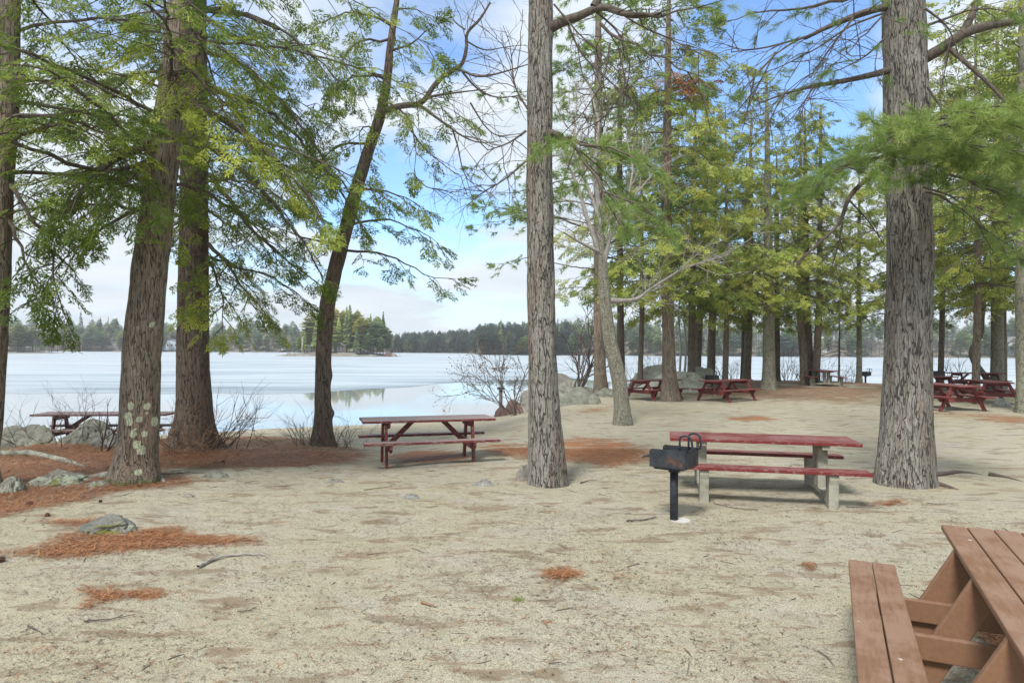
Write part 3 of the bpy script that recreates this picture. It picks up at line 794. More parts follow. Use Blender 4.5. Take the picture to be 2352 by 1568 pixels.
def trunk_arrays(C, Rr, seg, dz, flare=0.5, flare_h=0.28, lobes=5, amp=0.012, fq=9.0, fz=2.2, seed=0, marks=(), moss=0.0, mossh=0.4, lich=0.0, knobs=()):
    C = np.asarray(C, float); Rr = np.asarray(Rr, float)
    z = np.arange(C[0, 2], C[-1, 2], dz)
    cx = np.interp(z, C[:, 2], C[:, 0]); cyy = np.interp(z, C[:, 2], C[:, 1]); rr = np.interp(z, C[:, 2], Rr)
    w = max(3, int(.35 / dz)); ker = np.ones(w) / w
    def sm(a): return np.convolve(np.pad(a, (w, w), mode='reflect', reflect_type='odd'), ker, 'same')[w:-w]
    cx, cyy, rr = sm(cx), sm(cyy), sm(rr)
    th = np.arange(seg) * 2 * math.pi / seg
    Z, TH = np.meshgrid(z, th, indexing='ij')
    RR = np.repeat(rr[:, None], seg, 1)
    hz = np.clip(Z - (z[0] + .15), 0, None)
    lob = 1 + .55 * np.cos(TH * lobes + seed * 1.7 + .6 * np.cos(TH * 2 + seed))
    RR = RR * (1 + flare * np.exp(-hz / flare_h) * lob)
    rm = float(np.mean(rr))
    p = np.stack([np.cos(TH) * rm * fq, np.sin(TH) * rm * fq, Z * fz], -1).reshape(-1, 3) + seed * 13.1
    warp = (fbm(p * .6 + 31, 2) - .5)[:, None] * np.array((1.2, 1.2, 0.0))
    nz = fbm(p + warp, 3); ridge = 1 - np.abs(2 * nz - 1) * 2.2
    lump = fbm(p * .22 + 5, 2) - .5
    RR = RR - .75 * amp + (amp * (1 - np.clip(ridge, -1, 1)) + .10 * rm * lump).reshape(RR.shape)
    for kz, kth, kr, ks in knobs:
        dth = np.abs((TH - kth + math.pi) % (2 * math.pi) - math.pi) * rm
        RR = RR + kr * np.exp(-((Z - kz) ** 2 + dth ** 2) / ks ** 2)
    V = np.stack([cx[:, None] + RR * np.cos(TH), cyy[:, None] + RR * np.sin(TH), Z], -1)
    i = np.arange(len(z) - 1)[:, None] * seg; j = np.arange(seg)[None]; j2 = (j + 1) % seg
    Q = np.stack([i + j, i + j2, i + seg + j2, i + seg + j], -1).reshape(-1, 4)
    li = np.full(V.shape[:2], lich)
    for mz, mth, mr in marks:
        dth = np.abs((TH - mth + math.pi) % (2 * math.pi) - math.pi) * rr[:, None]
        d = np.sqrt((Z - mz) ** 2 + dth ** 2)
        li = np.maximum(li, smooth(mr * 1.35, mr * .55, d) * 1.05)
    mo = moss * np.exp(-hz / mossh) if moss else np.zeros_like(li)
    return V.reshape(-1, 3), Q, li.ravel(), mo.ravel()
def make_trunk(root, mat, C, Rr, seg=40, dz=0.08, **kw):
    V, Q, li, mo = trunk_arrays(C, Rr, seg, dz, **kw)
    me = fast_mesh('trunk', V - np.array(root.location), Q, None, [mat], None, True, {'lichen': li, 'moss': mo})
    return link('trunk', me, root)
def trunk_px(pts, y, top):
    """pts: (u, v, width) from the ground up, all at depth y; goes on to height top"""
    u0, v0, w0 = pts[0]; b = at(u0, v0, y); g = gz1(b[0], y)
    C = [np.array((b[0], y, g - .15))]; R = [w0 * y / FPX / 2]
    for u, v, w in pts:
        p = at(u, v, y)
        if p[2] > C[-1][2] + .05: C.append(p); R.append(w * y / FPX / 2)
    d = (C[-1] - C[-2]) / (C[-1][2] - C[-2][2])
    if top > C[-1][2]:
        z0, r0 = C[-1][2], R[-1]
        for k in (.5, 1.0):
            zz = z0 + (top - z0) * k; C.append(C[-1] + d * .6 * (zz - C[-1][2])); C[-1][2] = zz; R.append(r0 * (1 - .85 * k) + .01)
    return np.array(C), np.array(R)
def on_trunk(C, z): return np.array([np.interp(z, C[:, 2], C[:, 0]), np.interp(z, C[:, 2], C[:, 1]), z])
def make_limb(root, P, r0, r1=0.3, mat=None, k=9):
    Q, t, L = resample(P, 0.12)
    g = Geo(); rr = r0 * (1 - (1 - r1) * t / L) * (1 + .12 * (vnoise(Q * 7) - .5))
    g.tube(Q, rr, k)
    return link('limb', g.mesh('limb', [mat or M_LIMB], True, np.array(root.location)), root)

def shift(P, v): return np.asarray(P) + np.asarray(v)

# ------------------------------------------------------------------ the tall trees close by
PATCHY = []
# --- hemlock with pale lichen discs on its leaning trunk
C, Rr = trunk_px([(309, 1105, 100), (312, 1060, 92), (318, 1000, 86), (326, 800, 82), (344, 620, 78), (362, 480, 74), (380, 330, 68), (395, 200, 60), (415, 0, 52)], 9.55, 15)
hemA = thing('hemlock_tree', 'leaning hemlock with round pale lichen patches on the lower trunk', 'tree', (C[0][0], 9.55, gz1(C[0][0], 9.55)))
def mk(u, v, r):
    p = at(u, v, 9.3); c = on_trunk(C, p[2]); rr = np.interp(p[2], C[:, 2], Rr)
    return (p[2], math.atan2(-math.sqrt(max(1e-4, rr ** 2 - min((p[0] - c[0]) ** 2, rr ** 2 * .98))), p[0] - c[0]), r * 9.3 / FPX)
mA = [mk(*q) for q in ((300, 932, 9), (331, 934, 9), (294, 955, 10), (297, 970, 9), (318, 963, 8), (339, 971, 12), (306, 997, 9), (326, 998, 8), (313, 1020, 9), (321, 1035, 11), (341, 745, 7), (316, 1084, 8), (330, 950, 4), (310, 985, 4))]
make_trunk(hemA, M_HEM, C, Rr, 110, 0.03, flare=.2, flare_h=.2, lobes=5, amp=.014, fq=10, fz=1.4, seed=1, marks=mA, moss=.75, mossh=.16, lich=.22)
cr = Crown(101); CA = C
def ring(cr, C, z0, z1, dz, L0, L1, kind='hem', elev=(5, 22), dr=(.25, .5), skip=None, r0=.035, tone=.5, **kw):
    z = z0; az = cr.r.uniform(0, 6.28)
    while z < z1:
        f = (z - z0) / (z1 - z0); az += 2.4 + cr.r.normal(0, .25)
        L = (L0 + (L1 - L0) * f) * cr.r.uniform(.75, 1.15)
        a = az % (2 * math.pi)
        if skip is None or not skip(a, z):
            P = arc(on_trunk(C, z), a, L, R_(cr.r.uniform(*elev)), cr.r.uniform(*dr), cr.r)
            foliate(cr, P, r0 * (1 - .5 * f), kind, tone=tone + cr.r.uniform(-.12, .12), **kw)
        z += dz * cr.r.uniform(.7, 1.3)
ring(cr, C, 3.7, 7.6, .24, 3.9, 3.6, dens=.85, skip=lambda a, z: z < 4.4 and 1.2 < a < 2.4)
ring(cr, C, 7.6, 13.5, .55, 3.2, .8, dens=.6)
for pts, r0, tn, kw in (
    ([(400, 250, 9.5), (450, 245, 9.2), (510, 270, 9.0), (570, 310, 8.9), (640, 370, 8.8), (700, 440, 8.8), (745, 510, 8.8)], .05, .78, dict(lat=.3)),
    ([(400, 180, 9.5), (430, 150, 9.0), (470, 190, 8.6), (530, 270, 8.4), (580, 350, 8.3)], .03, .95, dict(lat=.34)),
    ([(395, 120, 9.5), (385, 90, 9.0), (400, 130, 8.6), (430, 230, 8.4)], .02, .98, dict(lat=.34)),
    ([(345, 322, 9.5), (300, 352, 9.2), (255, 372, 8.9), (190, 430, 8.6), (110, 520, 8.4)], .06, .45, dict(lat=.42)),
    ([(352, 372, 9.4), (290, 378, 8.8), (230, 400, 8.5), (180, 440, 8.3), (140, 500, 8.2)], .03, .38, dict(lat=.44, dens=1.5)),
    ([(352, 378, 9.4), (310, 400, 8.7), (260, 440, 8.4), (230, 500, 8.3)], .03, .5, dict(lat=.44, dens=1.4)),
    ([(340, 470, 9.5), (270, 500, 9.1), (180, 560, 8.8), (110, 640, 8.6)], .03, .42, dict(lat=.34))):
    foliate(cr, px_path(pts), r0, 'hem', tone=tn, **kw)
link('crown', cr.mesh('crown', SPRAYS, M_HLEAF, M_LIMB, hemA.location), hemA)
for q in ([(400, 252, 9.5), (450, 246, 9.2), (510, 272, 9.0), (570, 312, 8.9), (640, 372, 8.8)], [(352, 320, 9.5), (300, 352, 9.2), (255, 373, 8.9)]):
    make_limb(hemA, px_path(q), .062, .45)
# surface roots of that tree
for q, r0 in (([(262, 1100), (230, 1096), (205, 1098), (190, 1092)], .07), ([(350, 1098), (372, 1104), (380, 1109)], .06), ([(270, 1104), (245, 1110), (228, 1112)], .05)):
    P = np.array([[*onground(u, v)[:2], 0] for u, v in q]); P[:, 2] = gz(P[:, 0], P[:, 1]) + np.linspace(.05, -.03, len(P))
    g = Geo(); Q, t, L = resample(P, .06); g.tube(Q, r0 * (1 - .5 * t / L) * (1 + .4 * (vnoise(Q * 9) - .5)), 8)
    link('root', g.mesh('root', [M_ROCKL], True, np.array(hemA.location)), hemA)

# --- hemlock behind it, wrapped in brown twigs at its foot
C, Rr = trunk_px([(445, 1025, 92), (444, 985, 82), (445, 950, 76), (443, 800, 70), (445, 600, 66), (446, 400, 60), (447, 200, 54), (449, 0, 46)], 12.9, 16)
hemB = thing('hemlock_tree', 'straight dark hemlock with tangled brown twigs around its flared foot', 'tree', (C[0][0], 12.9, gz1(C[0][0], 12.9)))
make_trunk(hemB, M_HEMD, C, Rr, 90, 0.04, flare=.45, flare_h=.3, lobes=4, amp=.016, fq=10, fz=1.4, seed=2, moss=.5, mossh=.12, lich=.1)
cr = Crown(102)
ring(cr, C, 4.3, 8.9, .28, 4.3, 3.8, tone=.5, dens=.85)
ring(cr, C, 8.9, 15, .6, 3.2, .6, dens=.6)
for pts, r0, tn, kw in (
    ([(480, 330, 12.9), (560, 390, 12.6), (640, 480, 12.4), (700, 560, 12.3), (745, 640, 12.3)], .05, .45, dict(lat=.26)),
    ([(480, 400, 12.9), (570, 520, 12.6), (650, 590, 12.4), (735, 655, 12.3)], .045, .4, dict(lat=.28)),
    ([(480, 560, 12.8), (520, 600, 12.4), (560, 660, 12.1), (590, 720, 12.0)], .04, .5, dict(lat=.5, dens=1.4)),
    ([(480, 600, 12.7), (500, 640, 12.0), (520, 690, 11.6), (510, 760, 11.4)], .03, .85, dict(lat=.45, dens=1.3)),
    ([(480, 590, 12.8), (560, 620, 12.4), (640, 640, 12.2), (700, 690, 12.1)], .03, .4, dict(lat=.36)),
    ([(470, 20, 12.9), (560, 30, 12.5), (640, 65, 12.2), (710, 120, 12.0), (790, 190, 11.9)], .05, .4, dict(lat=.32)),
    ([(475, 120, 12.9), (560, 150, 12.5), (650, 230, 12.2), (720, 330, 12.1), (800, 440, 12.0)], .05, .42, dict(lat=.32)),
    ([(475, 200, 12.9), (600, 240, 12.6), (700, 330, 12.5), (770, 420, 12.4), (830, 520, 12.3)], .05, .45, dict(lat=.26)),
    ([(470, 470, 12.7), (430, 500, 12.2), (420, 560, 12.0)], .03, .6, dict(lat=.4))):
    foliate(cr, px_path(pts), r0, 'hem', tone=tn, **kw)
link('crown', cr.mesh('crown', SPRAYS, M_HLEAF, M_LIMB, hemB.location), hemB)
for q in ([(475, 332, 12.9), (560, 392, 12.6), (640, 482, 12.4)], [(465, 22, 12.9), (560, 32, 12.5), (640, 67, 12.2)]):
    make_limb(hemB, px_path(q), .06, .5)

# --- hemlock cut by the edge of the picture
C, Rr = trunk_px([(-50, 1090, 62), (-24, 950, 56), (-9, 700, 54), (5, 400, 50), (17, 200, 48), (23, 0, 44)], 9.0, 15)
hemC = thing('hemlock_tree', 'reddish brown hemlock trunk cut by the edge of the picture', 'tree', (C[0][0], 9.0, gz1(C[0][0], 9.0)))
make_trunk(hemC, M_HEM, C, Rr, 80, 0.04, flare=.5, lobes=4, amp=.014, fq=10, fz=1.4, seed=3, moss=.6, mossh=.15)
cr = Crown(103)
ring(cr, C, 3.8, 7.4, .32, 3.4, 3.2, tone=.55, dens=.85)
ring(cr, C, 7.4, 13, .6, 2.8, .7, dens=.6)
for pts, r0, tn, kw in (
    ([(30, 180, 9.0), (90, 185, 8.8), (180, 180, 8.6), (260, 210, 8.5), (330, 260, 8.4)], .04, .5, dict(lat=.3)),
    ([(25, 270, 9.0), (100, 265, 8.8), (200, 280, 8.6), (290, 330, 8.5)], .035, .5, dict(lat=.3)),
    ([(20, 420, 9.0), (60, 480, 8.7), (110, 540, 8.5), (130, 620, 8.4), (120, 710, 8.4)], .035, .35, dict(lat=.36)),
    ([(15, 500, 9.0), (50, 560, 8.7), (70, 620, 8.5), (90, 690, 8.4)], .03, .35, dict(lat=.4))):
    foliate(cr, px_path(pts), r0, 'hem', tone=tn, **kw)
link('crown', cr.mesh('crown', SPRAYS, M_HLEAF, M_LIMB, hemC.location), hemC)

# --- crooked tree by the water with leafless limbs on one side
C, Rr = trunk_px([(741, 1006, 44), (742, 960, 39), (741, 900, 36), (743, 800, 36), (752, 700, 36), (772, 610, 35), (790, 545, 33), (815, 450, 31), (842, 360, 28), (872, 275, 26), (888, 200, 20), (896, 110, 17), (912, 0, 13)], 14.2, 11.5)
treeD = thing('crooked_tree', 'crooked thin trunked tree leaning out by the water with bare limbs', 'tree', (C[0][0], 14.2, gz1(C[0][0], 14.2)))
make_trunk(treeD, M_HEMD, C, Rr, 56, 0.04, flare=.4, flare_h=.2, lobes=4, amp=.008, fq=12, fz=2, seed=4, moss=.35, mossh=2.6, lich=.28, knobs=((at(750, 948, 14.2)[2], 0.0, .06, .09), (at(750, 862, 14.2)[2], 0.0, .03, .12)))
cr = Crown(104)
for pts, r0, tn, kw in (
    ([(795, 575, 14.2), (884, 580, 14.0), (951, 616, 13.9), (991, 646, 13.8), (1045, 640, 13.8)], .03, .35, dict(lat=.26)),
    ([(770, 560, 14.2), (700, 550, 14.0), (640, 525, 13.9)], .03, .35, dict(lat=.3)),
    ([(800, 520, 14.2), (870, 500, 14.0), (940, 520, 13.8), (1010, 560, 13.7)], .03, .38, dict(lat=.3)),
    ([(890, 120, 14.2), (950, 100, 14.0), (1000, 60, 13.8)], .03, .45, dict(lat=.4)),
    ([(880, 230, 14.2), (930, 250, 14.0), (955, 320, 13.8), (950, 400, 13.8)], .03, .5, dict(lat=.4)),
    ([(885, 180, 14.2), (820, 170, 14.0), (760, 210, 13.8), (720, 280, 13.7)], .03, .5, dict(lat=.34)),
    ([(850, 330, 14.2), (780, 330, 14.0), (720, 380, 13.8), (690, 450, 13.7)], .03, .5, dict(lat=.34)),
    ([(820, 440, 14.2), (870, 430, 13.9), (920, 450, 13.8), (980, 480, 13.7)], .03, .48, dict(lat=.4)),
    ([(900, 60, 14.2), (850, 30, 14.0), (780, 30, 13.8), (720, 60, 13.7)], .03, .5, dict(lat=.36)),
    ([(895, 90, 14.2), (830, 90, 13.9), (790, 120, 13.7), (780, 190, 13.6)], .03, .5, dict(lat=.4)),
    ([(860, 300, 14.2), (830, 280, 13.8), (820, 330, 13.6), (850, 400, 13.5)], .02, .6, dict(lat=.4)),
    ([(905, 20, 14.2), (960, 20, 14.0), (1000, 40, 13.8)], .02, .45, dict(lat=.4))):
    foliate(cr, px_path(pts), r0, 'hem', tone=tn, sp=.46, **kw)
link('crown', cr.mesh('crown', SPRAYS, M_HLEAF, M_LIMB, treeD.location), treeD)
rD = np.random.default_rng(7)
for q, r0 in (
    ([(868, 262), (900, 247), (930, 240), (960, 240), (975, 229), (985, 208), (1005, 180), (1038, 157), (1060, 147), (1068, 120), (1072, 92), (1067, 68), (1100, 38), (1125, -5)], .085),
    ([(1040, 156), (1068, 168), (1090, 186), (1120, 190), (1165, 183), (1215, 172)], .035),
    ([(1062, 165), (1085, 190), (1110, 205), (1145, 210), (1195, 198)], .028),
    ([(968, 235), (995, 228), (1030, 232), (1060, 236), (1118, 238)], .035),
    ([(962, 240), (990, 262), (1020, 285), (1055, 312), (1090, 332), (1120, 335)], .04),
    ([(1040, 300), (1052, 335), (1058, 375), (1072, 410), (1102, 418)], .02),
    ([(1080, 236), (1095, 260), (1115, 290), (1140, 310), (1200, 300)], .022),
    ([(1072, 95), (1090, 100), (1115, 105), (1150, 90), (1190, 78)], .02),
    ([(1068, 68), (1045, 45), (1030, 15), (1020, -10)], .02),
    ([(855, 300), (840, 330), (830, 360), (818, 380)], .03),
    ([(945, 300), (975, 345), (1010, 375), (1040, 400), (1062, 415)], .02),
    ([(950, 400), (980, 435), (1020, 440), (1055, 460)], .014)):
    P = px_path(q, 14.0)
    P[:, 1] += np.linspace(0, rD.uniform(-.8, .8), len(P))
    g = Geo(); Q, t, L = resample(P, .1); g.tube(Q, (r0 * (1 - .72 * t / L) + .003) * .8, 7)
    for i in range(int(L / .28)):
        j = rD.integers(2, len(Q)); d = (Q[j] - Q[j - 1]); d = d / np.linalg.norm(d) + rD.normal(0, .7, 3) * np.array((1, .6, 1))
        bare(g, rD, Q[j], d, rD.uniform(.3, .95), .009, 1, up=-.02, wig=.13, kids=(2, 4))
    link('bare_limb', g.mesh('bare_limb', [M_LIMB], True, np.array(treeD.location)), treeD)

# --- two white pines
C, Rr = trunk_px([(1260, 1110, 92), (1257, 1060, 86), (1253, 1000, 80), (1248, 900, 71), (1245, 800, 66), (1242, 600, 64), (1239, 400, 62), (1240, 200, 60), (1241, 0, 57)], 9.55, 17)
pineA = thing('pine_tree', 'tall slender pine with furrowed grey bark between two red tables', 'tree', (C[0][0], 9.55, gz1(C[0][0], 9.55)))
make_trunk(pineA, M_PINE, C, Rr, 130, 0.025, flare=.05, flare_h=.2, lobes=5, amp=.016, fq=12, fz=1.2, seed=5, lich=.2)
cr = Crown(105)
for pts, r0, tn, kw in (
    ([(1268, 308, 9.5), (1300, 318, 9.2), (1350, 372, 8.9), (1397, 456, 8.7), (1440, 530, 8.6)], .035, .5, dict(lat=.42, dens=1.2, step=.2)),
    ([(1268, 312, 9.5), (1310, 320, 9.1), (1380, 335, 8.8), (1450, 350, 8.6), (1510, 390, 8.5)], .03, .55, dict(lat=.42, dens=1.2, step=.2)),
    ([(1390, 440, 8.7), (1440, 450, 8.5), (1500, 480, 8.4), (1540, 540, 8.4)], .02, .5, dict(lat=.4, step=.22)),
    ([(1380, 55, 9.3), (1420, 100, 9.2), (1480, 115, 9.0), (1560, 150, 9.0), (1620, 200, 9.0)], .025, .5, dict(lat=.3, dens=.5)),
    ([(1390, 20, 9.3), (1450, 45, 9.2), (1530, 30, 9.2), (1640, 15, 9.2)], .03, .5, dict(lat=.3, dens=.6))):
    foliate(cr, px_path(pts), r0, 'pine', sp=.13, tone=tn, droop=.1, **kw)
ring(cr, C, 7.6, 16, .5, 2.8, .8, 'pine', sp=.15, elev=(10, 30), dr=(.1, .3), droop=.05, dens=.6)
link('crown', cr.mesh('crown', TUFTS, M_PLEAF, M_LIMB, pineA.location), pineA)
g = Geo(); rP = np.random.default_rng(9)
for q in ([(1272, 10), (1330, 80), (1390, 130), (1440, 190)], [(1400, 100), (1390, 180), (1340, 260), (1280, 320)], [(1420, 110), (1440, 200), (1380, 280), (1330, 300)]):
    g = Geo(); P = px_path(q, 9.3); Q, t, L = resample(P, .1); g.tube(Q, .012 * (1 - .7 * t / L) + .002, 5)
    for i in range(14):
        j = rP.integers(3, len(Q)); bare(g, rP, Q[j], rP.normal(0, 1, 3) * (1, .5, 1) - UP * .3, rP.uniform(.3, .8), .006, 1, -.03, .15, (2, 3))
    link('dead_twig', g.mesh('dead_twig', [M_TWIG], True, np.array(pineA.location)), pineA)
make_limb(pineA, px_path([(1258, 70, 9.55), (1275, 56, 9.45), (1300, 44, 9.4), (1335, 40, 9.35), (1352, 28, 9.3), (1365, 14, 9.3), (1400, 15, 9.3), (1455, 42, 9.3), (1520, 30, 9.2)]), .075, .3)
make_limb(pineA, px_path([(1364, 16, 9.3), (1380, -10, 9.3), (1400, -60, 9.3)]), .06, .5)
make_limb(pineA, px_path([(1255, 300, 9.55), (1274, 306, 9.4), (1290, 312, 9.25)]), .05, .7)

C, Rr = trunk_px([(2078, 1108, 128), (2079, 1060, 121), (2081, 1000, 112), (2084, 900, 104), (2087, 800, 99), (2089, 600, 97), (2088, 400, 95), (2081, 200, 92), (2075, 0, 90)], 9.67, 18)
pineB = thing('pine_tree', 'thick grey pine with deep vertical bark ridges beside the concrete legged table', 'tree', (C[0][0], 9.67, gz1(C[0][0], 9.67)))
make_trunk(pineB, M_PINE, C, Rr, 150, 0.03, flare=.05, flare_h=.2, lobes=6, amp=.022, fq=11, fz=1.0, seed=6, lich=.2)
cr = Crown(106)
for pts, r0, tn, kw in (
    ([(2085, 345, 9.3), (2120, 300, 8.7), (2200, 275, 8.1), (2290, 280, 7.7), (2400, 300, 7.4)], .03, .72, dict(lat=.44, dens=1.5, step=.15)),
    ([(2085, 340, 9.3), (2110, 290, 8.5), (2160, 260, 7.9), (2240, 250, 7.5), (2330, 240, 7.2)], .025, .75, dict(lat=.42, dens=1.5, step=.15)),
    ([(2060, 360, 9.3), (2010, 355, 8.8), (1950, 375, 8.4), (1880, 420, 8.2)], .025, .45, dict(lat=.46, dens=1.4, step=.16)),
    ([(2075, 350, 9.2), (2090, 330, 8.5), (2060, 320, 8.0), (2020, 310, 7.8)], .02, .65, dict(lat=.5, dens=1.4, step=.16)),
    ([(2125, 400, 9.4), (2190, 400, 8.9), (2270, 430, 8.5), (2360, 490, 8.2)], .025, .55, dict(lat=.44, dens=1.4, step=.16)),
    ([(2130, 330, 9.4), (2220, 340, 8.7), (2310, 370, 8.3), (2400, 380, 8.0)], .02, .6, dict(lat=.42, dens=1.4, step=.16)),
    ([(2125, 440, 9.4), (2200, 470, 9.0), (2290, 540, 8.7), (2350, 600, 8.6)], .02, .5, dict(lat=.4, step=.2)),
    ([(2100, 352, 9.2), (2180, 330, 8.2), (2260, 330, 7.8), (2370, 345, 7.5)], .02, .68, dict(lat=.44, dens=1.4, step=.16)),
    ([(2030, 15, 9.6), (1960, 38, 9.4), (1880, 72, 9.3), (1800, 112, 9.2), (1735, 165, 9.1), (1700, 215, 9.1)], .03, .3, dict(lat=.24, dens=.5, step=.24)),
    ([(2030, 30, 9.6), (1960, 110, 9.0), (1900, 170, 8.8)], .015, .3, dict(lat=.4, dens=.45)),
    ([(2043, 162, 9.6), (1960, 181, 9.4), (1890, 195, 9.3)], .02, .3, dict(lat=.2, dens=.3)),
    ([(2030, -10, 9.6), (1930, -5, 9.4), (1830, 20, 9.3), (1740, 30, 9.3), (1650, 50, 9.3)], .03, .3, dict(lat=.26, dens=.5)),
    ([(2125, 60, 9.6), (2200, 20, 9.3), (2280, 10, 9.2), (2360, 40, 9.0)], .02, .45, dict(lat=.34, dens=.7))):
    foliate(cr, px_path(pts), r0, 'pine', sp=.135, tone=tn, droop=.12, **kw)
ring(cr, C, 8.0, 17, .5, 3.0, .8, 'pine', sp=.15, elev=(10, 30), dr=(.1, .3), droop=.05, dens=.6)
link('crown', cr.mesh('crown', TUFTS, M_PLEAF, M_LIMB, pineB.location), pineB)
for q, r0, r1 in (
    ([(2110, 140, 9.67), (2135, 130, 9.6), (2165, 112, 9.5), (2190, 92, 9.45), (2212, 75, 9.4), (2255, 62, 9.35), (2310, 52, 9.3), (2400, 40, 9.2)], .085, .45),
    ([(2205, 82, 9.42), (2225, 55, 9.4), (2240, 20, 9.4), (2252, -30, 9.4)], .055, .6),
    ([(2175, 108, 9.5), (2225, 150, 9.3), (2270, 190, 9.2), (2310, 235, 9.1), (2370, 300, 9.0)], .035, .35),
    ([(2060, 155, 9.67), (2040, 163, 9.6), (1990, 175, 9.5), (1930, 188, 9.4), (1870, 197, 9.35), (1800, 215, 9.3), (1748, 236, 9.3)], .052, .2),
    ([(2050, 15, 9.67), (2020, 18, 9.6), (1960, 38, 9.45), (1900, 62, 9.35), (1850, 88, 9.3)], .06, .4),
    ([(2055, 365, 9.67), (2030, 385, 9.4), (1985, 415, 9.1), (1945, 455, 9.0), (1935, 510, 8.9), (1890, 550, 8.9), (1830, 605, 8.9)], .045, .3)):
    make_limb(pineB, px_path(q), r0, r1)
g = Geo()
for q in ([(1800, 215), (1775, 260), (1760, 300)], [(1870, 197), (1850, 230), (1820, 270)], [(1935, 510), (1925, 570), (1900, 640)], [(1945, 455), (1990, 500), (2030, 560)], [(1735, 165), (1720, 240), (1705, 300)], [(1780, 120), (1740, 200), (1690, 260)]):
    g = Geo(); P = px_path(q, 9.2); Q, t, L = resample(P, .1); g.tube(Q, .012 * (1 - .7 * t / L) + .002, 5)
    for i in range(8):
        j = rP.integers(2, len(Q)); bare(g, rP, Q[j], rP.normal(0, 1, 3) * (1, .5, 1) - UP * .3, rP.uniform(.25, .7), .006, 1, -.05, .14, (2, 3))
    link('dead_twig', g.mesh('dead_twig', [M_TWIG], True, np.array(pineB.location)), pineB)
for q, r0 in (([(2125, 1108), (2160, 1115), (2190, 1122), (2200, 1124)], .05), ([(2015, 1095), (2002, 1092), (1985, 1088), (1965, 1086)], .04), ([(2140, 1095), (2200, 1085), (2230, 1086), (2260, 1090)], .04), ([(2270, 1092), (2310, 1096), (2360, 1108)], .03)):
    P = np.array([[*onground(u, v)[:2], 0] for u, v in q]); P[:, 2] = gz(P[:, 0], P[:, 1]) + np.linspace(.03, -.02, len(P))
    gg = Geo(); Q, t, L = resample(P, .06); gg.tube(Q, r0 * (1 - .4 * t / L) * (1 + .4 * (vnoise(Q * 9) - .5)), 8)
    link('root', gg.mesh('root', [M_LIMB], True, np.array(pineB.location)), pineB)

def tangle(root, paths, y, n, seed, L=(.4, 1.2), mat=None):
    r = np.random.default_rng(seed)
    for q in paths:
        g = Geo(); P = px_path(q, y); Q, t, ln = resample(P, .1); g.tube(Q, .014 * (1 - .7 * t / ln) + .003, 5)
        for i in range(n):
            j = r.integers(2, len(Q)); d = Q[j] - Q[j - 1]; d = d / np.linalg.norm(d) + r.normal(0, .8, 3)
            bare(g, r, Q[j], d, r.uniform(*L), .007, 2, -.04, .16, (2, 3))
        link('dead_twig', g.mesh('dead_twig', [mat or M_TWIG], True, np.array(root.location)), root)
tangle(pineA, ([(1400, 14), (1470, 60), (1540, 90), (1620, 130)], [(1300, 44), (1330, 120), (1380, 170), (1450, 230)], [(1360, 20), (1420, 70), (1450, 150), (1430, 240)], [(1208, 300), (1170, 330), (1120, 345)], [(1208, 370), (1150, 420), (1110, 440)], [(1212, 250), (1180, 200), (1175, 130)]), 9.4, 9, 41)
tangle(pineB, ([(2030, 30), (1950, 60), (1880, 110), (1800, 150)], [(1960, 40), (1900, 120), (1860, 180)], [(1850, 85), (1760, 110), (1680, 120)], [(2040, 80), (1990, 130), (1930, 160)], [(2130, 200), (2170, 260), (2210, 330)], [(2120, 430), (2190, 450), (2260, 520)], [(2125, 20), (2180, 60), (2200, 120)]), 9.3, 8, 42)

# ------------------------------------------------------------------ the grove by the far end of the beach
def hem_proto(seed, H, z0, L0, leaf_tone, dz=.26):
    cr = Crown(seed)
    z = z0; az = cr.r.uniform(0, 6.28)
    while z < H:
        f = (z - z0) / (H - z0); az += 2.4 + cr.r.normal(0, .3)
        L = (L0 * (1 - f) ** .62 + .45) * cr.r.uniform(.55, 1.15)
        P = arc(np.array((0, 0, z)), az, L, R_(cr.r.uniform(-6, 18)), cr.r.uniform(.12, .38), cr.r, 7)
        foliate(cr, P, .03 * (1 - f) + .008, 'hem', step=.30, sp=.60, lat=.36, tone=leaf_tone + cr.r.uniform(-.3, .3), dens=.85, bare=.15, droop=.25)
        z += dz * cr.r.uniform(.5, 1.4)
    return cr
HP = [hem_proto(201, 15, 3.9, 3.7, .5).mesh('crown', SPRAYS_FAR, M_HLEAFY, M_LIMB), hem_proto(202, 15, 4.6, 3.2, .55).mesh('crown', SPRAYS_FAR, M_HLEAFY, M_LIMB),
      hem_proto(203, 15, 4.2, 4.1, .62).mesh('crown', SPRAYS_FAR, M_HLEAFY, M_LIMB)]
def pine_proto(seed, H, z0, L0):
    cr = Crown(seed); z = z0; az = 0
    while z < H:
        f = (z - z0) / (H - z0); az += 2.4 + cr.r.normal(0, .3)
        L = (L0 * (1 - f) ** .6 + .5) * cr.r.uniform(.6, 1.15)
        P = arc(np.array((0, 0, z)), az, L, R_(cr.r.uniform(5, 28)), cr.r.uniform(.1, .25), cr.r, 7)
        foliate(cr, P, .035 * (1 - f) + .01, 'pine', step=.26, sp=.21, lat=.4, tone=.5 + cr.r.uniform(-.25, .25), dens=1.1, bare=.3, droop=.02)
        z += .34 * cr.r.uniform(.6, 1.3)
    return cr.mesh('crown', TUFTS_FAR, M_PLEAF, M_LIMB)
PP = [pine_proto(211, 15, 4.4, 3.6)]
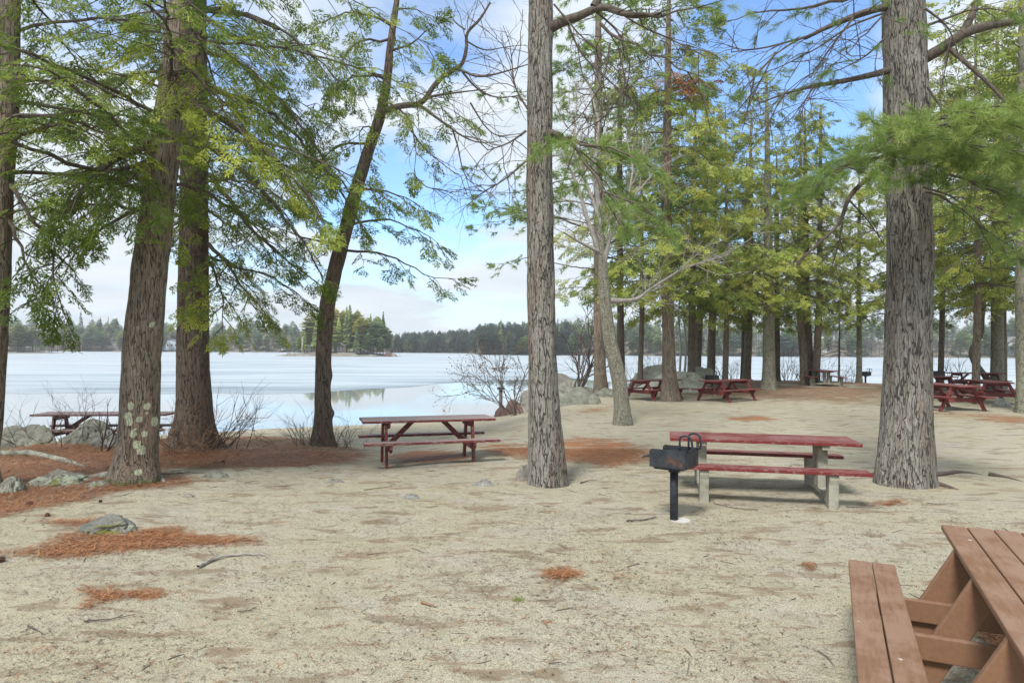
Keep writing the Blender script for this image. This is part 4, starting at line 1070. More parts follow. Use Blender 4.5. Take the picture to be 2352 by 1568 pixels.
GROVE = [
    # pts, depth, height, crown, crown scale xy, bark, label
    ([(1381, 906, 33), (1378, 850, 28), (1374, 700, 22), (1374, 400, 19), (1374, 100, 16)], 27.8, 19, PP[0], 1.0, M_HEM, 'brown trunked pine just behind the pale crooked maple'),
    ([(1428, 884, 18), (1426, 800, 17), (1424, 600, 15), (1423, 300, 12)], 34, 16, HP[1], .9, M_HEMD, 'slim dark hemlock half hidden behind the lichen covered maple'),
    ([(1540, 921, 43), (1537, 860, 33), (1535, 760, 28), (1531, 600, 27), (1532, 300, 19), (1535, 100, 14)], 24.7, 16.5, HP[0], 1.05, M_HEM, 'stout hemlock hiding the end of a red table before the big boulders'),
    ([(1588, 891, 20), (1588, 800, 17), (1592, 600, 15), (1596, 350, 11)], 32.9, 14, HP[1], .85, M_HEM, 'thin front trunk of the close pair beside the boulders'),
    ([(1600, 882, 18), (1604, 780, 17), (1612, 650, 16), (1622, 350, 12)], 36, 15.5, HP[2], .85, M_HEM, 'slightly leaning rear trunk of the close pair beside the boulders'),
    ([(1633, 872, 20), (1634, 800, 18), (1638, 690, 17), (1640, 300, 12)], 39, 15, HP[0], .9, M_HEM, 'straight hemlock above the grill behind the red table'),
    ([(1706, 876, 12), (1708, 800, 11), (1712, 600, 10)], 39.5, 13, HP[1], .8, M_HEMD, 'thinner stem of the two joined trunks past the red table'),
    ([(1714, 876, 19), (1718, 800, 18), (1722, 650, 15), (1724, 400, 11)], 39.0, 15, HP[2], .8, M_HEM, 'thicker stem of the two joined trunks past the red table'),
    ([(1766, 898, 34), (1766, 850, 29), (1766, 750, 26), (1764, 500, 18), (1762, 300, 11), (1760, 165, 5)], 30.9, 14.5, HP[1], .95, M_GREYB, 'grey spire topped hemlock standing alone among needles'),
    ([(1785, 880, 14), (1785, 800, 13), (1784, 500, 10)], 38, 13, HP[0], .8, M_HEMD, 'narrow dark stem tucked behind the grey spire topped hemlock'),
    ([(1848, 889, 18), (1844, 800, 17), (1837, 720, 15), (1838, 500, 12)], 34.3, 13, HP[2], .8, M_HEM, 'outward leaning stem of the triple trunk behind the far concrete table'),
    ([(1861, 889, 18), (1858, 800, 17), (1853, 700, 15), (1850, 450, 11)], 35.2, 14.5, HP[0], .8, M_HEMD, 'middle stem of the triple trunk behind the far concrete table'),
    ([(1873, 887, 18), (1877, 800, 17), (1882, 700, 15), (1884, 450, 10), (1885, 245, 5)], 34.8, 14.2, HP[1], .85, M_HEM, 'straight grey brown stem of the triple trunk, beside the dead spruce'),
    ([(1973, 882, 13), (1974, 800, 12), (1972, 700, 10), (1973, 560, 8)], 37.6, 12, HP[2], .75, M_GREYB, 'thin lone hemlock stem beside the far black grill'),
    ([(2290, 885, 28), (2291, 800, 26), (2290, 650, 24), (2290, 400, 18)], 31, 17, HP[2], 1.1, M_GREYB, 'smooth grey trunk rising behind the cluster of red tables'),
    ([(2305, 882, 15), (2305, 800, 14), (2304, 650, 12)], 32, 15, HP[0], 1.0, M_HEM, 'dark trunk pressed against the smooth grey one'),
    ([(2356, 957, 40), (2355, 850, 36), (2352, 700, 33), (2350, 400, 28)], 19.5, 15, HP[1], 1.0, M_GREYB, 'grey trunk cut by the picture edge past the red tables'),
]
rG = np.random.default_rng(12)
def extra_boughs(root, paths, seed, kind='pine', leaf=None, sp=.2, protos=None, **kw):
    cr = Crown(seed)
    for q, tn in paths: foliate(cr, px_path(q), .03, kind, sp=sp, tone=tn, **kw)
    link('bough', cr.mesh('bough', protos or TUFTS_FAR, leaf or M_PLEAF, M_LIMB, root.location), root)
for pts, y, H, cm, cs, bark, label in GROVE:
    C, Rr = trunk_px(pts, y, H)
    C[-1][2] = min(C[-1][2], 40); bx, by, bz = C[0][0], y, gz1(C[0][0], y)
    root = thing('pine_tree' if cm is PP[0] else 'hemlock_tree', label, 'tree', (bx, by, bz), 0, 'grove at the far end of the beach')
    make_trunk(root, bark, C, Rr, 22, .16, flare=.22, flare_h=.3, lobes=4, amp=.012, fq=10, fz=1.4, seed=int(y * 7) % 19, lich=.15)
    c = link('crown', cm, root); tip = np.array([np.interp(H * .7, C[:, 2], C[:, 0]) - bx, 0])
    k = H / 15.0; c.scale = (k * cs, k * cs, k); c.rotation_euler = (0, 0, rG.uniform(0, 6.28))
_bp = [o for o in COL.objects if o.get('label', '').startswith('brown trunked pine')][0]
extra_boughs(_bp, [([(1374, 420, 27.8), (1300, 430, 26), (1200, 440, 25), (1090, 450, 24)], .4), ([(1374, 520, 27.8), (1290, 500, 26), (1190, 500, 25), (1080, 520, 24.5)], .4), ([(1374, 330, 27.8), (1270, 360, 26), (1180, 370, 25), (1070, 385, 24.5)], .45),
                   ([(1374, 200, 27.8), (1280, 215, 26), (1190, 210, 25.5), (1110, 215, 25)], .45), ([(1374, 620, 27.8), (1300, 610, 26.5), (1220, 590, 26), (1130, 610, 25.5)], .4)], 91, lat=.2, step=.4, dens=.7, bare=.4)
def by_label(t): return [o for o in COL.objects if o.get('label', '').startswith(t)][0]
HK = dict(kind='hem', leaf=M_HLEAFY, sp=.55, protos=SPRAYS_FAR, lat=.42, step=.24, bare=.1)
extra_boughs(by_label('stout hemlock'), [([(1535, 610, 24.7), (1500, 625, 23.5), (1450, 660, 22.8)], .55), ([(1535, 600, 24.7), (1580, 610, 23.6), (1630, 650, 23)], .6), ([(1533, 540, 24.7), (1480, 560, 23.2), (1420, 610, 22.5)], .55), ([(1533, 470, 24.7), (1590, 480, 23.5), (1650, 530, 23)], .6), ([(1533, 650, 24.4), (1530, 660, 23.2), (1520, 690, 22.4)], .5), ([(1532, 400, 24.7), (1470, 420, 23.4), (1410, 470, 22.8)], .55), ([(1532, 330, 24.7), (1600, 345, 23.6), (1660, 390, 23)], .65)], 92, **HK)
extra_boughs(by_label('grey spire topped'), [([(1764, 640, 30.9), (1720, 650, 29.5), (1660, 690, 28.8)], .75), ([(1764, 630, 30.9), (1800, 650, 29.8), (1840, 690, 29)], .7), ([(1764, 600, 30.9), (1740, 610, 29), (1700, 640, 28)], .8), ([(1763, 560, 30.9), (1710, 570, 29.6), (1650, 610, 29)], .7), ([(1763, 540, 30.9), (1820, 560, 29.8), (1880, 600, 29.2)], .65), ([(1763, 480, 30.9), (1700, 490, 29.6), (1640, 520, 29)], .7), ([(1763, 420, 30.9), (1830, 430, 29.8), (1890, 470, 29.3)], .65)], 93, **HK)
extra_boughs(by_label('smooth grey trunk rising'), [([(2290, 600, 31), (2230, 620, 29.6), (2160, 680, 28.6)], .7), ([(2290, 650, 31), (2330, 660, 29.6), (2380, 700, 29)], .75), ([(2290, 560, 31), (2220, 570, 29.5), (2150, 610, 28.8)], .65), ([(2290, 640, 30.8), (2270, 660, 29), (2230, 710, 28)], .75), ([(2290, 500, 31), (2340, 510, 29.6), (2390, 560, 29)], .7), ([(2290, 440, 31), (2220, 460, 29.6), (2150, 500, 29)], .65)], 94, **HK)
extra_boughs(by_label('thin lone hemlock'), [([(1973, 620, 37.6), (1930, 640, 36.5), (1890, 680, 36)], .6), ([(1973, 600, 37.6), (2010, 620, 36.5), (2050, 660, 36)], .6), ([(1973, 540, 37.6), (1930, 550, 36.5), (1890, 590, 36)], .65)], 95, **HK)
# more crowns of the same wood, seen above the trunks
for u, y, H, cm, cs, label in ((1470, 33, 15, HP[2], 1.0, 'hemlock rising behind the great boulders'), (1665, 31, 13, HP[0], .9, 'bushy hemlock with low boughs past the red table'),
                               (2160, 33, 15.5, HP[1], 1.1, 'dense hemlock behind the thick pine'), (2240, 25, 15, HP[2], 1.0, 'yellow green hemlock leaning over the red tables'), (2410, 26, 17, HP[0], 1.2, 'broad hemlock spreading in from beyond the picture edge'),
                               (2040, 36, 14, HP[0], .9, 'hemlock hidden behind the thick pine trunk')):
    x = (u - 1176) / FPX * y; zb = gz1(x, y)
    root = thing('hemlock_tree', label, 'tree', (x, y, zb), 0, 'grove at the far end of the beach')
    C = np.array(((x, y, zb - .15), (x + .1, y, zb + 4), (x, y, H))); make_trunk(root, M_HEM, C, np.array((.14, .12, .02)), 18, .2, flare=.25, flare_h=.3, lobes=4, amp=.01, seed=int(u) % 17, lich=.15)
    c = link('crown', cm, root); k = H / 15; c.scale = (k * cs, k * cs, k); c.rotation_euler = (0, 0, rG.uniform(0, 6.28))

_st = [o for o in COL.objects if o.get('label', '').startswith('stout hemlock')][0]
cr = Crown(88)
for u, v in ((1560, 175), (1590, 185), (1540, 165), (1575, 195), (1610, 180), (1550, 200)):
    P = px_path([(u - 30, v + 8, 24.6), (u, v, 24.0), (u + 28, v + 6, 23.6)]); foliate(cr, P, .012, 'hem', step=.22, sp=.42, lat=.5, tone=.5)
link('dead_bough', cr.mesh('dead_bough', SPRAYS_FAR, M_FLEAF, M_LIMB, _st.location), _st)

# --- pale crooked maple crusted with lichen
C, Rr = trunk_px([(1431, 976, 42), (1428, 930, 36), (1423, 880, 35), (1416, 845, 35), (1404, 800, 33), (1398, 767, 31), (1392, 720, 30), (1388, 680, 28), (1386, 640, 24), (1384, 600, 20)], 16.9, 5.0)
maple = thing('maple_tree', 'pale leafless maple with crooked lichen covered trunk on the sand', 'tree', (C[0][0], 16.9, gz1(C[0][0], 16.9)))
make_trunk(maple, M_MAPLE, C, Rr, 48, .05, flare=.12, flare_h=.25, lobes=4, amp=.008, fq=14, fz=3, seed=8, lich=.42, moss=.5, mossh=.12)
rM = np.random.default_rng(15)
for q, r0 in (([(1390, 690), (1410, 690), (1440, 690), (1470, 686), (1500, 660)], .085), ([(1385, 640), (1380, 580), (1350, 500), (1330, 420), (1290, 340)], .075), ([(1385, 620), (1400, 540), (1440, 470), (1500, 400)], .06), ([(1384, 610), (1382, 500), (1370, 380), (1385, 260), (1360, 150)], .08),
              ([(1380, 580), (1330, 560), (1290, 540)], .05), ([(1383, 520), (1350, 420), (1320, 330), (1330, 220)], .05), ([(1500, 660), (1560, 620), (1630, 600)], .03), ([(1440, 470), (1460, 380), (1450, 300)], .03)):
    P = px_path(q, 16.9); P[:, 1] += np.linspace(0, rM.uniform(-1, 1), len(P))
    g = Geo(); Q, t, L = resample(P, .12); g.tube(Q, r0 * (1 - .75 * t / L) + .004, 7)
    for i in range(int(L / .16)):
        j = rM.integers(3, len(Q)); d = Q[j] - Q[j - 1]; d = d / np.linalg.norm(d) + rM.normal(0, .7, 3)
        bare(g, rM, Q[j], d, rM.uniform(.5, 1.3), .012, 2, .03, .14, (2, 3))
    link('bare_limb', g.mesh('bare_limb', [M_TWIGG], True, np.array(maple.location)), maple)

# --- S-curved pale trunk by the far tables
C, Rr = trunk_px([(2268, 872, 15), (2254, 855, 17), (2241, 838, 16), (2232, 815, 15), (2236, 800, 14), (2246, 782, 14), (2254, 762, 13), (2254, 736, 13), (2258, 700, 12), (2262, 640, 10)], 31.5, 7.5)
sroot = thing('curved_tree', 'pale S-curved trunk bending over the water by the red tables', 'tree', (C[0][0], 31.5, gz1(C[0][0], 31.5)))
make_trunk(sroot, M_GREYB, C, Rr, 20, .08, flare=.1, lobes=3, amp=.006, seed=9, lich=.3)
g = Geo()
for i in range(9): bare(g, rM, on_trunk(C, rM.uniform(3.2, 7)), rM.normal(0, 1, 3) + UP * .5, rM.uniform(.8, 1.7), .02, 2, .05, .14, (2, 4))
link('crown', g.mesh('crown', [M_TWIGG], True, np.array(sroot.location)), sroot)
# --- dead young spruce
x, y = (1927 - 1176) / FPX * 37.0, 37.0; zb = gz1(x, y)
dead = thing('dead_spruce', 'dead young spruce with bare drooping twigs by the far concrete table', 'tree', (x, y, zb))
g = Geo(); g.tube(np.array([(x, y, zb - .1), (x + .02, y, zb + 2), (x + .05, y, zb + 5.2)]), (.055, .045, .01), 7)
link('trunk', g.mesh('trunk', [M_TWIG], True, (x, y, zb)), dead)
g = Geo()
for i in range(60):
    z = rM.uniform(.6, 5.0); a = rM.uniform(0, 6.28); L = (1.9 - .3 * z) * rM.uniform(.5, 1) + .25
    P = arc(np.array((x + .01 * z, y, zb + z)), a, L, R_(rM.uniform(-18, 4)), .12, rM, 6); g.tube(P, np.linspace(.012, .004, 6), 3)
    for k in range(4):
        j = rM.integers(2, 6); bare(g, rM, P[j], (math.sin(a), math.cos(a), -.4) + rM.normal(0, .5, 3), .3, .004, 0, -.02)
link('crown', g.mesh('crown', [M_TWIG], True, (x, y, zb)), dead)
# --- birches beside the boulders
for u, v, w, label in ((1560, 880, 5, 'thin white birch stem behind the boulders, next to the stout hemlock'), (1572, 880, 6, 'white birch stem with a yellow green foot behind the boulders')):
    y = 38.5; x = (u - 1176) / FPX * y; zb = gz1(x, y)
    b = thing('birch_tree', label, 'tree', (x, y, zb), 0, 'birches behind the boulders')
    C = np.array([(x, y, zb - .1), (x + .1, y, zb + 2), (x - .05, y, zb + 4), (x + .2, y, zb + 7.5)])
    make_trunk(b, M_PALE, C, np.array((.075, .065, .05, .015)), 12, .15, flare=.1, lobes=3, amp=.004, seed=3)
    g = Geo()
    for i in range(16): bare(g, rM, on_trunk(C, zb + rM.uniform(1.5, 7)), rM.normal(0, 1, 3) + UP * .8, rM.uniform(.7, 1.5), .012, 2, .08, .1, (2, 3))
    link('crown', g.mesh('crown', [M_TWIGG], True, (x, y, zb)), b)

# ------------------------------------------------------------------ leafless shrubs
def shrub(label, u, v, n, L, rad, mat, seed, spread=.5, depth=2, up=.05, wig=.14, buds=False, y=None, lean=(0, 0, 0), kids=(2, 4), name='bare_shrub', base_r=.12, group=None, shrink=.62):
    r = np.random.default_rng(seed)
    if y is None: x, y, z = onground(u, v)
    else: x = (u - 1176) / FPX * y; z = gz1(x, y)
    root = thing(name, label, 'shrub', (x, y, z), 0, group)
    g = Geo(); bd = [] if buds else None
    for i in range(n):
        d = np.array((r.normal(0, spread), r.normal(0, spread), 1.0)) + lean
        bare(g, r, (x + r.normal(0, base_r), y + r.normal(0, base_r), z - .05), d, L * r.uniform(.6, 1.15), rad * r.uniform(.7, 1.2), depth, up, wig, kids, (18, 50), bd, 0, 5, shrink)
    link('stems', g.mesh('stems', [mat], True, (x, y, z)), root)
    if bd:
        B = np.array(bd); k = len(B); d1 = r.normal(0, 1, (k, 3)); d1 /= np.linalg.norm(d1, axis=1)[:, None]; d2 = np.cross(d1, r.normal(0, 1, (k, 3))); d2 /= np.linalg.norm(d2, axis=1)[:, None]
        s = r.uniform(.02, .045, (k, 1))
        V = np.stack([B - d1 * s, B + d2 * s * .45, B + d1 * s, B - d2 * s * .45], 1).reshape(-1, 3)
        link('buds', fast_mesh('buds', V - np.array((x, y, z)), np.arange(4 * k).reshape(-1, 4), None, [M_DEBRIS], None, False, {'tone': np.full(4 * k, .15)}), root)
    return root
shrub('bare shrub with dry dark leaves leaning over the water beside the boulder', 1185, 948, 7, 2.0, .024, M_TWIG, 31, .42, 3, .02, .18, True, 24.5, (-.5, 0, .15), (3, 4))
shrub('clump of tall dark bare stems behind the pine and mossy boulder', 1325, 898, 8, 2.6, .045, M_TWIG, 32, .3, 3, .05, .09, False, 28.5, (.05, 0, .4), (2, 4))
shrub('brown twig tangle wrapped around the foot of the dark hemlock', 432, 1028, 34, .75, .008, M_TWIGB, 33, .75, 2, -.02, .3, False, 12.35, (.1, 0, 0), (2, 4), 'twig_tangle', .25)
shrub('fine bare bush leaning toward the water beside the dark hemlock', 505, 1028, 16, .95, .009, M_TWIG, 34, .5, 2, .03, .1, False, 12.9, (.75, 0, .2), (2, 4), 'bare_shrub', .18)
shrub('low grey bush at the foot of the crooked tree, water behind', 690, 1005, 14, .65, .007, M_TWIG, 35, .6, 2, .02, .12, False, 14.0, (-.3, 0, .1), (2, 4), 'bare_shrub', .2)
shrub('low twiggy bush between the crooked tree and the red table', 785, 1003, 12, .6, .007, M_TWIG, 36, .6, 2, .02, .12, False, 14.0, (.4, 0, .1), (2, 3), 'bare_shrub', .2)
shrub('thin bare sapling leaning against the lichen patched hemlock', 240, 985, 3, 1.0, .022, M_TWIG, 37, .3, 2, .04, .1, False, 12.2, (.5, 0, .3), (3, 4), 'bare_sapling', .05)
shrub('wispy bare bush growing among the shore rocks by the first red table', 60, 990, 8, .8, .007, M_TWIG, 38, .7, 2, .03, .16, False, 13.0, (.1, 0, 0), (2, 4), 'bare_shrub', .3)
shrub('wispy bush poking up before the rock by the first red table', 180, 985, 6, .9, .007, M_TWIG, 39, .9, 2, .05, .18, False, 12.9, (.1, 0, 0), (3, 4), 'bare_shrub', .2)
for i, (u, n, L, label) in enumerate(((1655, 9, 1.5, 'leafless shore shrub between the straight hemlock and the joined trunks'), (1690, 8, 1.4, 'leafless shore shrub right against the two joined trunks'), (1808, 9, 1.6, 'leafless shore shrub between the grey hemlock and the triple trunk'), (1826, 7, 1.2, 'small reddish shore shrub at the triple trunk'),
                                      (1900, 9, 1.6, 'leafless shore shrub behind the far concrete table'), (1945, 10, 1.5, 'leafless shore shrub around the dead young spruce'), (1480, 9, 2.2, 'grey shore shrub rising behind the great boulders'), (1515, 8, 2.4, 'taller grey shore shrub between boulders and stout hemlock'), (1455, 7, 2.2, 'slender grey shore shrub beside the slim dark hemlock'),
                                      (2195, 6, 1.3, 'sparse shore shrub behind the cluster of red tables'))):
    yy = 40.2 if u < 2000 else 33
    shrub(label, u, 0, n, L, .016, M_TWIGG if u in (1480, 1515, 1455) else M_TWIG, 50 + i, .4, 2, .04, .12, False, yy, (0, 0, 0), (2, 4), 'bare_shrub', .35, 'leafless shrubs along the bank')

# ------------------------------------------------------------------ picnic tables
def plank_table(name, label, mat, L=2.3, W=.74, h=.76, foot=.68, top=.30, frames=(-.78, .78), by=.60, bh=.44, leg=.10, planks=5, bplanks=1, bw=.25, t=.04, braces=True, out=1, bev=.004, group=None):
    root = thing(name, label, 'picnic table', (0, 0, 0), 0, group)
    mb = MB(); pw = W / planks
    for i in range(planks):
        y0 = -W / 2 + i * pw; e = .004 * ((i * 7) % 3 - 1)
        mb.box(-L / 2 + e, L / 2 + e, y0 + .003, y0 + pw - .003, h - t, h)
    link('tabletop', mb.mesh('tabletop', mat), root, None, bev)
    for s in (-1, 1):
        mb = MB(); b = bw / bplanks
        for i in range(bplanks):
            y0 = s * by - bw / 2 + i * b; mb.box(-L / 2, L / 2, y0 + .003, y0 + b - .003, bh - t, bh)
        link('bench', mb.mesh('bench', mat), root, None, bev)
    for fx in frames:
        so = (1 if fx > 0 else -1) * out
        if abs(fx) < .2: so = out
        for s in (-1, 1):
            link('leg', MB().bar((fx, s * foot, 0.0), (fx, s * top, h - t - .002), leg, .04).mesh('leg', mat), root, None, bev * .7)
        xa = fx - so * .042
        link('bench_support', MB().prism([(-by - bw * .45, bh - t - .003), (-by - bw * .45, bh - t - .06), (-by - bw * .1, bh - t - .13), (by + bw * .1, bh - t - .13), (by + bw * .45, bh - t - .06), (by + bw * .45, bh - t - .003)], lambda a, b, x: (x, a, b), xa - .02, xa + .02).mesh('bench_support', mat), root, None, bev * .7)
        link('top_cleat', MB().prism([(-W * .46, h - t - .003), (-W * .46, h - t - .04), (-W * .36, h - t - .095), (W * .36, h - t - .095), (W * .46, h - t - .04), (W * .46, h - t - .003)], lambda a, b, x: (x, a, b), xa - .02, xa + .02).mesh('top_cleat', mat), root, None, bev * .7)
        if braces and abs(fx) > .2:
            sx = 1 if fx > 0 else -1
            link('brace', MB().bar((xa - sx * .03, 0, bh - t - .07), (fx * .36, 0, h - t - .01), .08, .038, (0, 1, 0)).mesh('brace', mat), root)
    return root
def place(o, x, y, rz_deg, dz=0.0, scale=1.0, ref=None):
    o.location = (x, y, gz1(x, y) + dz); o.rotation_euler = (0, 0, R_(rz_deg)); o.scale = (scale,) * 3

RG = 'red picnic tables on the beach'
t1 = plank_table('picnic_table', 'red picnic table with steep legs on the sand before open water', M_REDW, L=2.2, foot=.36, top=.22, frames=(-.72, .72), by=.52, bw=.24, W=.72, planks=4, group=RG)
place(t1, -1.42, 11.55, 17, -.01)
tA = plank_table('picnic_table', 'red A-frame table turned toward the boulders, its end hidden by the stout hemlock', M_RED, L=2.3, group=RG)
place(tA, 5.35, 25.6, 38)
def another(x, y, rz, label, dz=0.0, sc=1.0, src=tA):
    return copy_thing(src, (x, y, gz1(x, y) + dz), R_(rz), label, RG, sc)
another(7.85, 24.95, 38, 'red A-frame table on brown needles with a black grill showing behind it', 0, 1.0)
another(13.15, 20.75, 92, 'red A-frame table end-on, in front of the others beside the thick pine')
another(16.35, 23.4, 72, 'red table with sunlit top against the trunk at the picture edge')
another(20.6, 30.4, -2, 'weathered red table seen lengthwise against the ice, S-curved tree behind', .02)
another(17.3, 28.3, 12, 'small looking red table half hidden by the thick pine trunk', 0, .95)
t2 = plank_table('picnic_table', 'weathered red table with painted-in shade behind the shore rocks and the lichen patched hemlock', M_RED_SHADED, L=2.9, foot=.36, top=.22, frames=(-1.0, 1.0), by=.52, bw=.24, W=.72, planks=4, group=RG)
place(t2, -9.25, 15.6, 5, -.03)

# the brown board table close to the camera
tb = plank_table('picnic_table', 'brown composite picnic table cut off by the corner of the picture', M_BROWN, L=2.44, W=.71, h=.75, foot=.66, top=.27, frames=(-.62, .16, .72), by=.755, bh=.45, leg=.145, planks=5, bplanks=2, bw=.285, t=.038, braces=False, out=1, bev=.009)
_ang = math.atan2(.905, .424); _u = Vector((.424, .905, 0)); _p = Vector((.905, -.424, 0))
_c = Vector((2.30, 4.67, 0)) - _u * 1.19 + _p * (.755 + .1425)
tb.location = (_c.x, _c.y, gz1(_c.x, _c.y)); tb.rotation_euler = (0, 0, _ang)

# tables on concrete legs
def concrete_table(name, label, mat, L=2.3):
    root = thing(name, label, 'picnic table', (0, 0, 0), 0, 'tables on concrete supports')
    mb = MB()
    for i, (a, b) in enumerate(((-.37, -.128), (-.122, .122), (.128, .37))): mb.box(-L / 2, L / 2, a, b, .71, .75)
    link('tabletop', mb.mesh('tabletop', mat), root, None, .004)
    for s in (-1, 1):
        link('bench', MB().box(-L / 2, L / 2, s * .66 - .13, s * .66 + .13, .42, .46).mesh('bench', mat), root, None, .004)
    f = lambda a, b, x: (x, a, b)
    for fx in (-.74, .74):
        fr = link('concrete_support', MB().prism([(-.72, -.05), (-.57, -.05), (-.53, .06), (-.2, .10), (.2, .10), (.53, .06), (.57, -.05), (.72, -.05), (.74, .30), (.76, .36), (.76, .415), (.55, .415), (.55, .37), (.57, .20), (.5, .155), (.17, .16), (-.17, .16), (-.5, .155), (-.57, .20), (-.55, .37), (-.55, .415), (-.76, .415), (-.76, .36), (-.74, .30)], f, fx - .055, fx + .055).mesh('concrete_support', M_CONC), root, None, .008)
        for s in (-1, 1):
            link('pillar', MB().prism([(s * .03, .155), (s * .15, .155), (s * .16, .25), (s * .16, .62), (s * .22, .66), (s * .22, .705), (s * .03, .705)], f, fx - .06, fx + .06).mesh('pillar', M_CONC), fr, None, .008)
        link('top_batten', MB().box(fx - .045, fx + .045, -.34, .34, .655, .7085).mesh('top_batten', M_CONC), fr, None, .004)
    return root
tc = concrete_table('picnic_table', 'red topped table on concrete legs standing behind the close grill', M_RED)
place(tc, 3.26, 8.98, -12.5)
td = copy_thing(tc, (15.35, 33.9, gz1(15.35, 33.9)), R_(84), 'far red table on concrete legs, end-on before the triple trunk', 'tables on concrete supports', 1.02)
# concrete slab under it
slab = MB().box(-2.0, 2.0, -1.6, 1.6, -.12, .015).mesh('concrete_slab', M_CONC)
o = link('concrete_slab', slab, None, (15.4, 33.9, gz1(15.4, 33.9) - .02), .02); o.rotation_euler = (0, 0, R_(-3)); tag(o, 'thin worn concrete pad under the far concrete legged table', 'slab')

# ------------------------------------------------------------------ park grills on posts
def park_grill(label):
    root = thing('park_grill', label, 'grill', (0, 0, 0), 0, 'black park grills on posts')
    link('post', MB().rod([(0, 0, -.1), (0, 0, .3), (0, 0, .56)], .045, 20).mesh('post', M_POST, True), root)
    link('collar', MB().rod([(0, 0, .535), (0, 0, .548), (0, 0, .575)], .062, 20).mesh('collar', M_POST, True), root)
    link('base_plate', MB().prism([(-.17, -.15), (.12, -.15), (.15, -.11), (.15, .11), (.12, .15), (-.17, .15), (-.2, .1), (-.2, -.1)], lambda a, b, z: (a, b, z), .573, .60).mesh('base_plate', M_BLACK), root, None, .004)
    fb = link('firebox', MB().box(-.21, .21, -.19, .19, .6015, .608).box(.204, .21, -.184, .184, .609, .80).mesh('firebox', M_BLACK), root)
    arcs = [(-.21 + .035 * (1 - math.sin(a)), .80 - .035 * (1 - math.cos(a))) for a in np.linspace(math.pi / 2, 0, 6)]
    prof = [(-.21, .609)] + arcs + [(.203, .80), (.203, .609)]
    for y in (-.19, .184):
        link('side_plate', MB().prism(prof, lambda a, b, yy: (a, yy, b), y, y + .006).mesh('side_plate', M_BLACK), fb)
    gr = MB()
    for i in range(12): gr.rod([(-.30, -.165 + i * .03, .70), (0, -.165 + i * .03, .70), (.19, -.165 + i * .03, .70)], .005, 6)
    for x in (-.30, -.05, .19): gr.rod([(x, -.175, .692), (x, 0, .692), (x, .175, .692)], .006, 6)
    link('grate', gr.mesh('grate', M_ASH, True), root)
    for y in (-.145, .12):
        a = np.linspace(math.pi, 0, 10)
        P = [(.12, y, .70)] + [(.12, y, .90)] + [(.185 + .065 * math.cos(q), y, .92 + .04 * math.sin(q)) for q in a] + [(.262, y, .85), (.25, y, .80), (.20, y, .79)]
        link('handle', MB().rod(P, .0115, 10).mesh('handle', M_POST, True), root)
    return root
gA = park_grill('black park grill on a round post in front of the concrete legged table')
gx, gy, gzz = onground(1548, 1194)
gA.location = (gx, gy, gzz); gA.rotation_euler = (0, 0, R_(-35))
ft = MB().rod([(0, 0, -.12), (0, 0, 0), (0, 0, .008)], .115, 22).mesh('footing', M_PALE); fo = link('footing', ft, gA, (.055, .03, 0))
for u, y, rz, label, sc in ((1988, 37.9, -6, 'black grill silhouetted against the ice beside the thin lone hemlock', 1.08), (1636, 27.9, 10, 'black grill just behind the red A-frame table on needles', 1.0), (2152, 29.6, -4, 'black grill behind the small looking red table by the thick pine', 1.1)):
    x = (u - 1176) / FPX * y
    copy_thing(gA, (x, y, gz1(x, y)), R_(rz), label, 'black park grills on posts', sc)

# ------------------------------------------------------------------ rocks
def rock(label, u, v, w_px, h_px, mat, seed, y=None, depth=.8, sharp=.35, rot=0, sink=.25, name='rock', cat='rock', group=None, skew=0.0, detail=4, peak=0.0):
    """(u, v): middle of its foot in the picture; w_px, h_px: its size there"""
    if y is None: x, y, z = onground(u, v)
    else: x = (u - 1176) / FPX * y; z = gz1(x, y)
    w, h = w_px * y / FPX, h_px * y / FPX
    import bmesh
    bm = bmesh.new(); bmesh.ops.create_icosphere(bm, subdivisions=detail + (1 if w_px > 60 else 0), radius=1.0)
    V = np.array([p.co[:] for p in bm.verts]); F = np.array([[q.index for q in f.verts] for f in bm.faces]); bm.free()
    n = fbm(V * 1.1 + seed * 7.7, 3) - .5; f2 = fbm(V * 3.1 + seed * 3.3, 3) - .5
    # flat breaks: clip against a few random planes
    r = np.random.default_rng(seed)
    for _ in range(9):
        d = r.normal(0, 1, 3); d /= np.linalg.norm(d); c = r.uniform(.62, .92)
        s = V @ d; V = V - np.outer(np.clip(s - c, 0, None) * (.55 + sharp), d)
    cr_ = np.abs(fbm(V * 2.3 + seed, 3) - .5); V = V * (1 + .42 * n + .20 * f2 - .16 * np.exp(-cr_ / .03) + .07 * (fbm(V * 9 + seed, 2) - .5))[:, None]
    V[:, 0] += skew * np.clip(V[:, 2], 0, None)
    if peak: V[:, 2] += peak * np.exp(-(V[:, 0] ** 2) / .12) * (V[:, 2] > 0)
    V[:, 0] *= w / (V[:, 0].max() - V[:, 0].min()); V[:, 1] *= w * depth / (V[:, 1].max() - V[:, 1].min())
    zt = V[:, 2].max(); V[:, 2] *= h / (zt * (1 - sink)) ; V[:, 2] -= h * sink / (1 - sink)
    V[:, 2] = np.maximum(V[:, 2], -.35 * h - .12)
    a = R_(rot); ca, sa = math.cos(a), math.sin(a)
    V = np.stack([V[:, 0] * ca - V[:, 1] * sa, V[:, 0] * sa + V[:, 1] * ca, V[:, 2]], -1)
    yb = y + w * depth * .42
    o = link(name, fast_mesh(name, V, None, F, [mat], None, True), None, (x, yb, gz1(x, yb) if y < 13 else z))
    m = o.modifiers.new('edge', 'EDGE_SPLIT'); m.split_angle = R_(38)
    return tag(o, label, cat, group)
rock('long low grey shore rock beneath the wispy bare bush', 40, 1022, 165, 52, M_ROCKG, 2, 12.9, .45, .4, 5)
